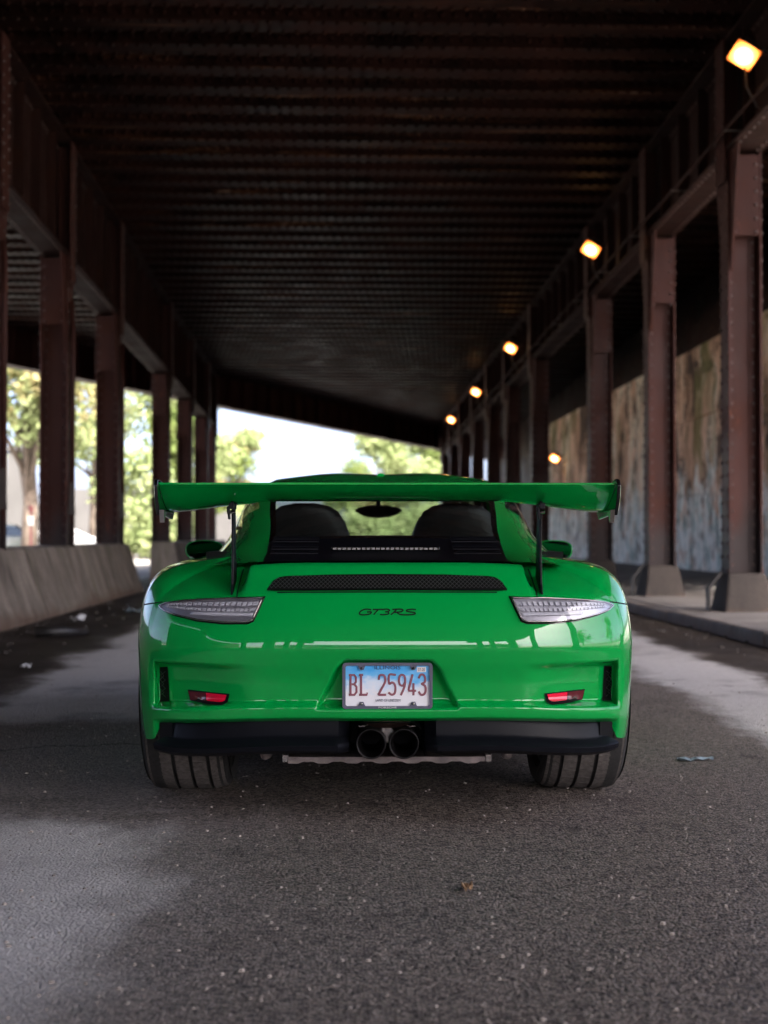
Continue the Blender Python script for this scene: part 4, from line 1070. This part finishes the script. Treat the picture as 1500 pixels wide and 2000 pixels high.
tree('tree', 22, 6, 9.5, 3.6, .25, ['leaf_dark', 'leaf'], 'street tree right of the sidewalk, mirrored in the car flank', 41, 4000, .25)
tree('tree', 25, -9, 10.5, 4.0, .25, ['leaf_dark', 'leaf'], 'street tree behind the viewpoint on the right', 43, 4000, .25)
tree('tree', 12, -34, 9.0, 3.4, .25, ['leaf_dark', 'leaf'], 'street tree in front of the pale building behind the viewpoint', 44, 4000, .25)
def bush(X, Y, h, w, label, seed):
    root = tag(empty('bush', (X, Y, -.012)), label, 'bush', 'bushes outside the underpass'); r = random.Random(seed)
    bl = [(r.uniform(-w, w)*.6, r.uniform(-w, w)*.4, h*r.uniform(.2, .75), w*.45) for _ in range(8)]
    st = MB()
    for b in bl: st.tube([(b[0]*.3, b[1]*.3, -.05), (b[0]*.8, b[1]*.8, b[2]*.6), b[:3]], [.04, .025, .01], 5)
    st.build('stems', 'bark', root); leaves(bl, 2600, .13, seed).build('foliage', 'leaf', root)
bush(at(285, 58), 58, 2.6, 1.7, 'leafy bush in the gap between the barriers', 31)
bush(at(340, 66), 66, 2.4, 1.6, 'leafy bush behind the fourth left column', 32)
bush(at(470, 88), 88, 2.2, 2.4, 'leafy bush at the left of the car cabin, far off', 33)
bush(at(725, 84), 84, 2.6, 3.0, 'bush seen through the rear window of the green car', 34)
bush(at(800, 80), 80, 2.8, 2.6, 'bush at the right side of the far mouth, low behind the car', 35)
# concrete walls outside on the left
o = MB().prism([(0, 0), (0, 3.7), (5.2, 3.6), (9.5, 2.2), (9.5, 0)], 'y', 0, .5).build('abutment_wall', 'pale_wall', None, loc=(at(150, 82), 82, -.01)); tag(o, 'pale concrete abutment wall sloping down to the right, beyond the parked cars', 'wall')
for k in range(3): MB().box(1.4+1.9*k, 1.46+1.9*k, -.06, -.001, .1, 3.2).build('wall_joint', 'footing', o)
o = MB().prism([(0,0),(1.5,0),(.9,4.6),(.1,4.6)], 'y', 0, 1.2).box(-.1, 1.1, -.1, 1.3, 4.601, 4.8).build('concrete_pier', 'pale_wall', None, loc=(at(15, 60), 60, -.01)); tag(o, 'pale concrete pier left of the leftmost tree', 'pier')
# bluish footbridge far off
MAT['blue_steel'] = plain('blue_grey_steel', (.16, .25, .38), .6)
fb = tag(empty('footbridge', (at(225, 150), 150, -.01)), 'hazy blue steel footbridge far off between the third and fourth columns', 'bridge')
MB().box(0, 5.2, 0, 2, 7.2, 9.8).build('span', 'blue_steel', fb)
MB().box(3.4, 3.8, .3, .7, 0, 7.2).build('pier', 'blue_steel', fb)
MB().box(-.1, 5.4, -.1, 2.1, 9.8, 10.1).build('roof', 'blue_steel', fb)
# red post with a white sign
MAT['red_paint'] = plain('red_paint', (.05, .008, .008), .5); MAT['sign_white'] = plain('white_paint', (.16, .16, .16), .5)
sp = tag(empty('sign_post', (at(66, 46), 46, -.01)), 'dark red post carrying a small white board beside the leftmost tree trunk', 'sign')
MB().box(-.04, .04, -.04, .04, 0, 1.75).build('post', 'red_paint', sp, bevel=.01)
MB().box(-.10, .10, -.07, -.042, 1.3, 1.6).build('board', 'sign_white', sp, bevel=.01)
MB().tube([(0, 0, 1.75), (0, 0, 1.95)], .09, 10).build('lamp_head', 'red_paint', sp)
# parked cars
MAT['white_paint'] = plain('car_white', (.24, .245, .25), .3, coat=1); MAT['silver_paint'] = plain('car_silver', (.12, .14, .16), .3, coat=1); MAT['car_glass'] = plain('car_window', (.03, .04, .045), .06)
def parked(X, Y, rot, paint, label):
    c = tag(empty('parked_car', (X, Y, -.012), (0, 0, R(rot))), label, 'car', 'cars parked beyond the barrier')
    side = [(-2.15,.30),(-2.2,.55),(-2.1,.82),(-1.6,.92),(-.95,.96),(.9,.95),(1.6,.88),(2.1,.74),(2.2,.5),(2.15,.28)]
    def loft(prof, ws, name, mat):
        vs = []; n = len(prof)
        for w, k in ws: vs += [(p[0]*k, w, p[1]) for p in prof]
        fs = [(i*n+j, i*n+(j+1)%n, (i+1)*n+(j+1)%n, (i+1)*n+j) for i in range(len(ws)-1) for j in range(n)] + [tuple(range(n))[::-1], tuple(range((len(ws)-1)*n, len(ws)*n))]
        return MB().add(vs, fs).build(name, mat, c, bevel=.04)
    loft(side, [(-.88, .96), (-.80, 1), (.80, 1), (.88, .96)], 'body', paint)
    roof = [(-1.45,.94),(-.75,1.33),(-.3,1.41),(.25,1.38),(1.15,.93)]
    n = len(roof); vs = [(p[0], s*(.80 - .22*(p[1]-.93)/.48), p[1]) for s in (-1, 1) for p in roof]
    MB().add(vs, [(i, i+1, n+i+1, n+i) for i in range(n-1)] + [tuple(range(n))[::-1], tuple(range(n, 2*n))]).build('cabin', paint, c, bevel=.05)
    for s in (-1, 1):
        MB().add([(-1.2, s*.795, .98), (.9, s*.795, .98), (.2, s*.655, 1.32), (-.65, s*.655, 1.30)], [(0, 1, 2, 3)]).build('side_window', 'car_glass', c).location = (0, s*.012, 0)
        for x in (-1.3, 1.35): MB().lathe([(-.1, .05), (-.1, .3), (-.07, .33), (.07, .33), (.1, .3), (.1, .05)], (x, s*.78, .33), 'y', 24).build('wheel', 'rubber', c, True)
    MB().add([(.36, -.62, 1.365), (.36, .62, 1.365), (1.12, .74, .975), (1.12, -.74, .975)], [(0, 1, 2, 3)]).build('windscreen', 'car_glass', c).location = (.02, 0, .012)
    MB().add([(-.82, -.62, 1.315), (-.82, .62, 1.315), (-1.42, .74, .985), (-1.42, -.74, .985)], [(0, 3, 2, 1)]).build('rear_window', 'car_glass', c).location = (-.02, 0, .012)
parked(at(120, 56), 56, 20, 'white_paint', 'white parked car showing above the barrier between the first three columns')
parked(at(0, 52), 52, 75, 'silver_paint', 'silver parked car at the left edge, cut by the first column')
# building and street behind the camera, mirrored in the car's paint
MAT['brick_tan'] = plain('tan_facade', (.40, .29, .20), .85, noise=.2, nscale=.4); MAT['render_white'] = plain('white_facade', (.62, .62, .60), .85, noise=.1, nscale=.3)
bd = tag(empty('street_building', (0, -46, -.01)), 'pale building with tall windows across the street behind the viewpoint', 'building')
MB().box(-16, 18, -8, 0, 3.2, 8.5).build('wall', 'render_white', bd); MB().box(-16.1, 18.1, -8, .1, 0, 3.19).build('ground_floor', 'brick_tan', bd)
for k in range(9):
    w = MB().box(-14 + 3.6*k, -12 + 3.6*k, .01, .08, 4.2, 7.2).build('window', 'car_glass', bd)
    for q in range(2): MB().box(-13.37 + 3.6*k + .66*q, -13.30 + 3.6*k + .66*q, .081, .11, 4.2, 7.2).build('glazing_bar', 'render_white', w)

# ------------------------------------------------------------------ litter, dirt and stones
g = MB(); r = np.random.default_rng(5)
def chip(x, y, s, z=0.0):
    a = r.random()*6.28; k = 5; top = s*(.35 + .4*r.random())
    vs = [(x + s*math.cos(a + 6.283*i/k)*(.7+.5*r.random()), y + s*math.sin(a + 6.283*i/k)*(.7+.5*r.random()), z - .001) for i in range(k)]
    vs += [(x + (v[0]-x)*.6, y + (v[1]-y)*.6, z + top) for v in vs]
    g.add(vs, [(i, (i+1) % k, k+(i+1) % k, k+i) for i in range(k)] + [tuple(range(k, 2*k))])
for _ in range(2600):
    d = 2.6 + 6.5*r.random()**1.6; x = (r.random()-.5)*1.2*d*.62 + .03*d
    chip(x, d, .0025 + .006*r.random()**3)
tag(g.build('loose_grit', 'pebble'), 'pale grit scattered over the asphalt', 'grit', kind='stuff')
g = MB()
for _ in range(900):
    s = r.random() < .5; d = 8 + 22*r.random()
    x = -3.3 + .9*r.random()**2 if s else KX - .02 - .7*r.random()**2
    chip(x, d, .008 + .03*r.random()**3)
tag(g.build('gutter_gravel', 'soil'), 'dark dirt and gravel along the kerb and barrier foot', 'gravel', kind='stuff')
MAT['litter_blue'] = plain('blue_plastic', (.17, .22, .25), .5, noise=.6, nscale=40); MAT['litter_white'] = plain('white_paper', (.6, .6, .6), .7, noise=.2); MAT['leaf_dry'] = plain('dry_leaf', (.25, .15, .08), .8)
def scrap(name, px, py, w, dpt, mat, label, seed, cat='litter', h=.018):
    d = 2720*CAM_H/(py - 1046); x = (px - 658)/2720*d; q = random.Random(seed); n, k = 7, 4; vs = []
    for i in range(n):
        for j in range(k): vs.append((w*((i/(n-1)) - .5) + q.uniform(-.1, .1)*w/n, dpt*(j/(k-1) - .5)*(1 - .6*abs(i/(n-1)-.5)) + q.uniform(-.1, .1)*dpt, .003 + q.random()*h))
    o = MB().add(vs, grid_faces(n, k)).build(name, mat, None, loc=(x, d, 0)); md = o.modifiers.new('s', 'SOLIDIFY'); md.thickness = .002
    tag(o, label, cat); return o
scrap('plastic_scrap', 1362, 1488, .15, .06, 'litter_blue', 'crumpled pale blue plastic scrap on the asphalt right of the car', 1)
scrap('paper_scrap', 157, 1212, .16, .3, 'litter_white', 'white paper scrap on the dirt near the barrier foot', 2, h=.08)
scrap('paper_scrap', 57, 1302, .07, .1, 'litter_white', 'tiny white paper scrap on the dark dirt at the left edge', 3, h=.03)
scrap('plastic_scrap', 266, 1195, .2, .4, 'litter_blue', 'small blue scrap on the ground right below the barrier end', 4, h=.06)
scrap('dry_leaf', 912, 1737, .028, .04, 'leaf_dry', 'small brown dry leaf on the asphalt in front', 5, 'leaf', h=.02)
d = 2720*CAM_H/(1243-1046)
o = MB().tube([((75-658)/2720*d, d, .045), ((120-658)/2720*d, d+.1, .05), ((160-658)/2720*d, d+.35, .03)], [.05, .05, .035], 10).build('drain_pipe_piece', 'black_steel', None, True)
tag(o, 'short dark pipe lying on the dirt beside the left barrier', 'pipe')
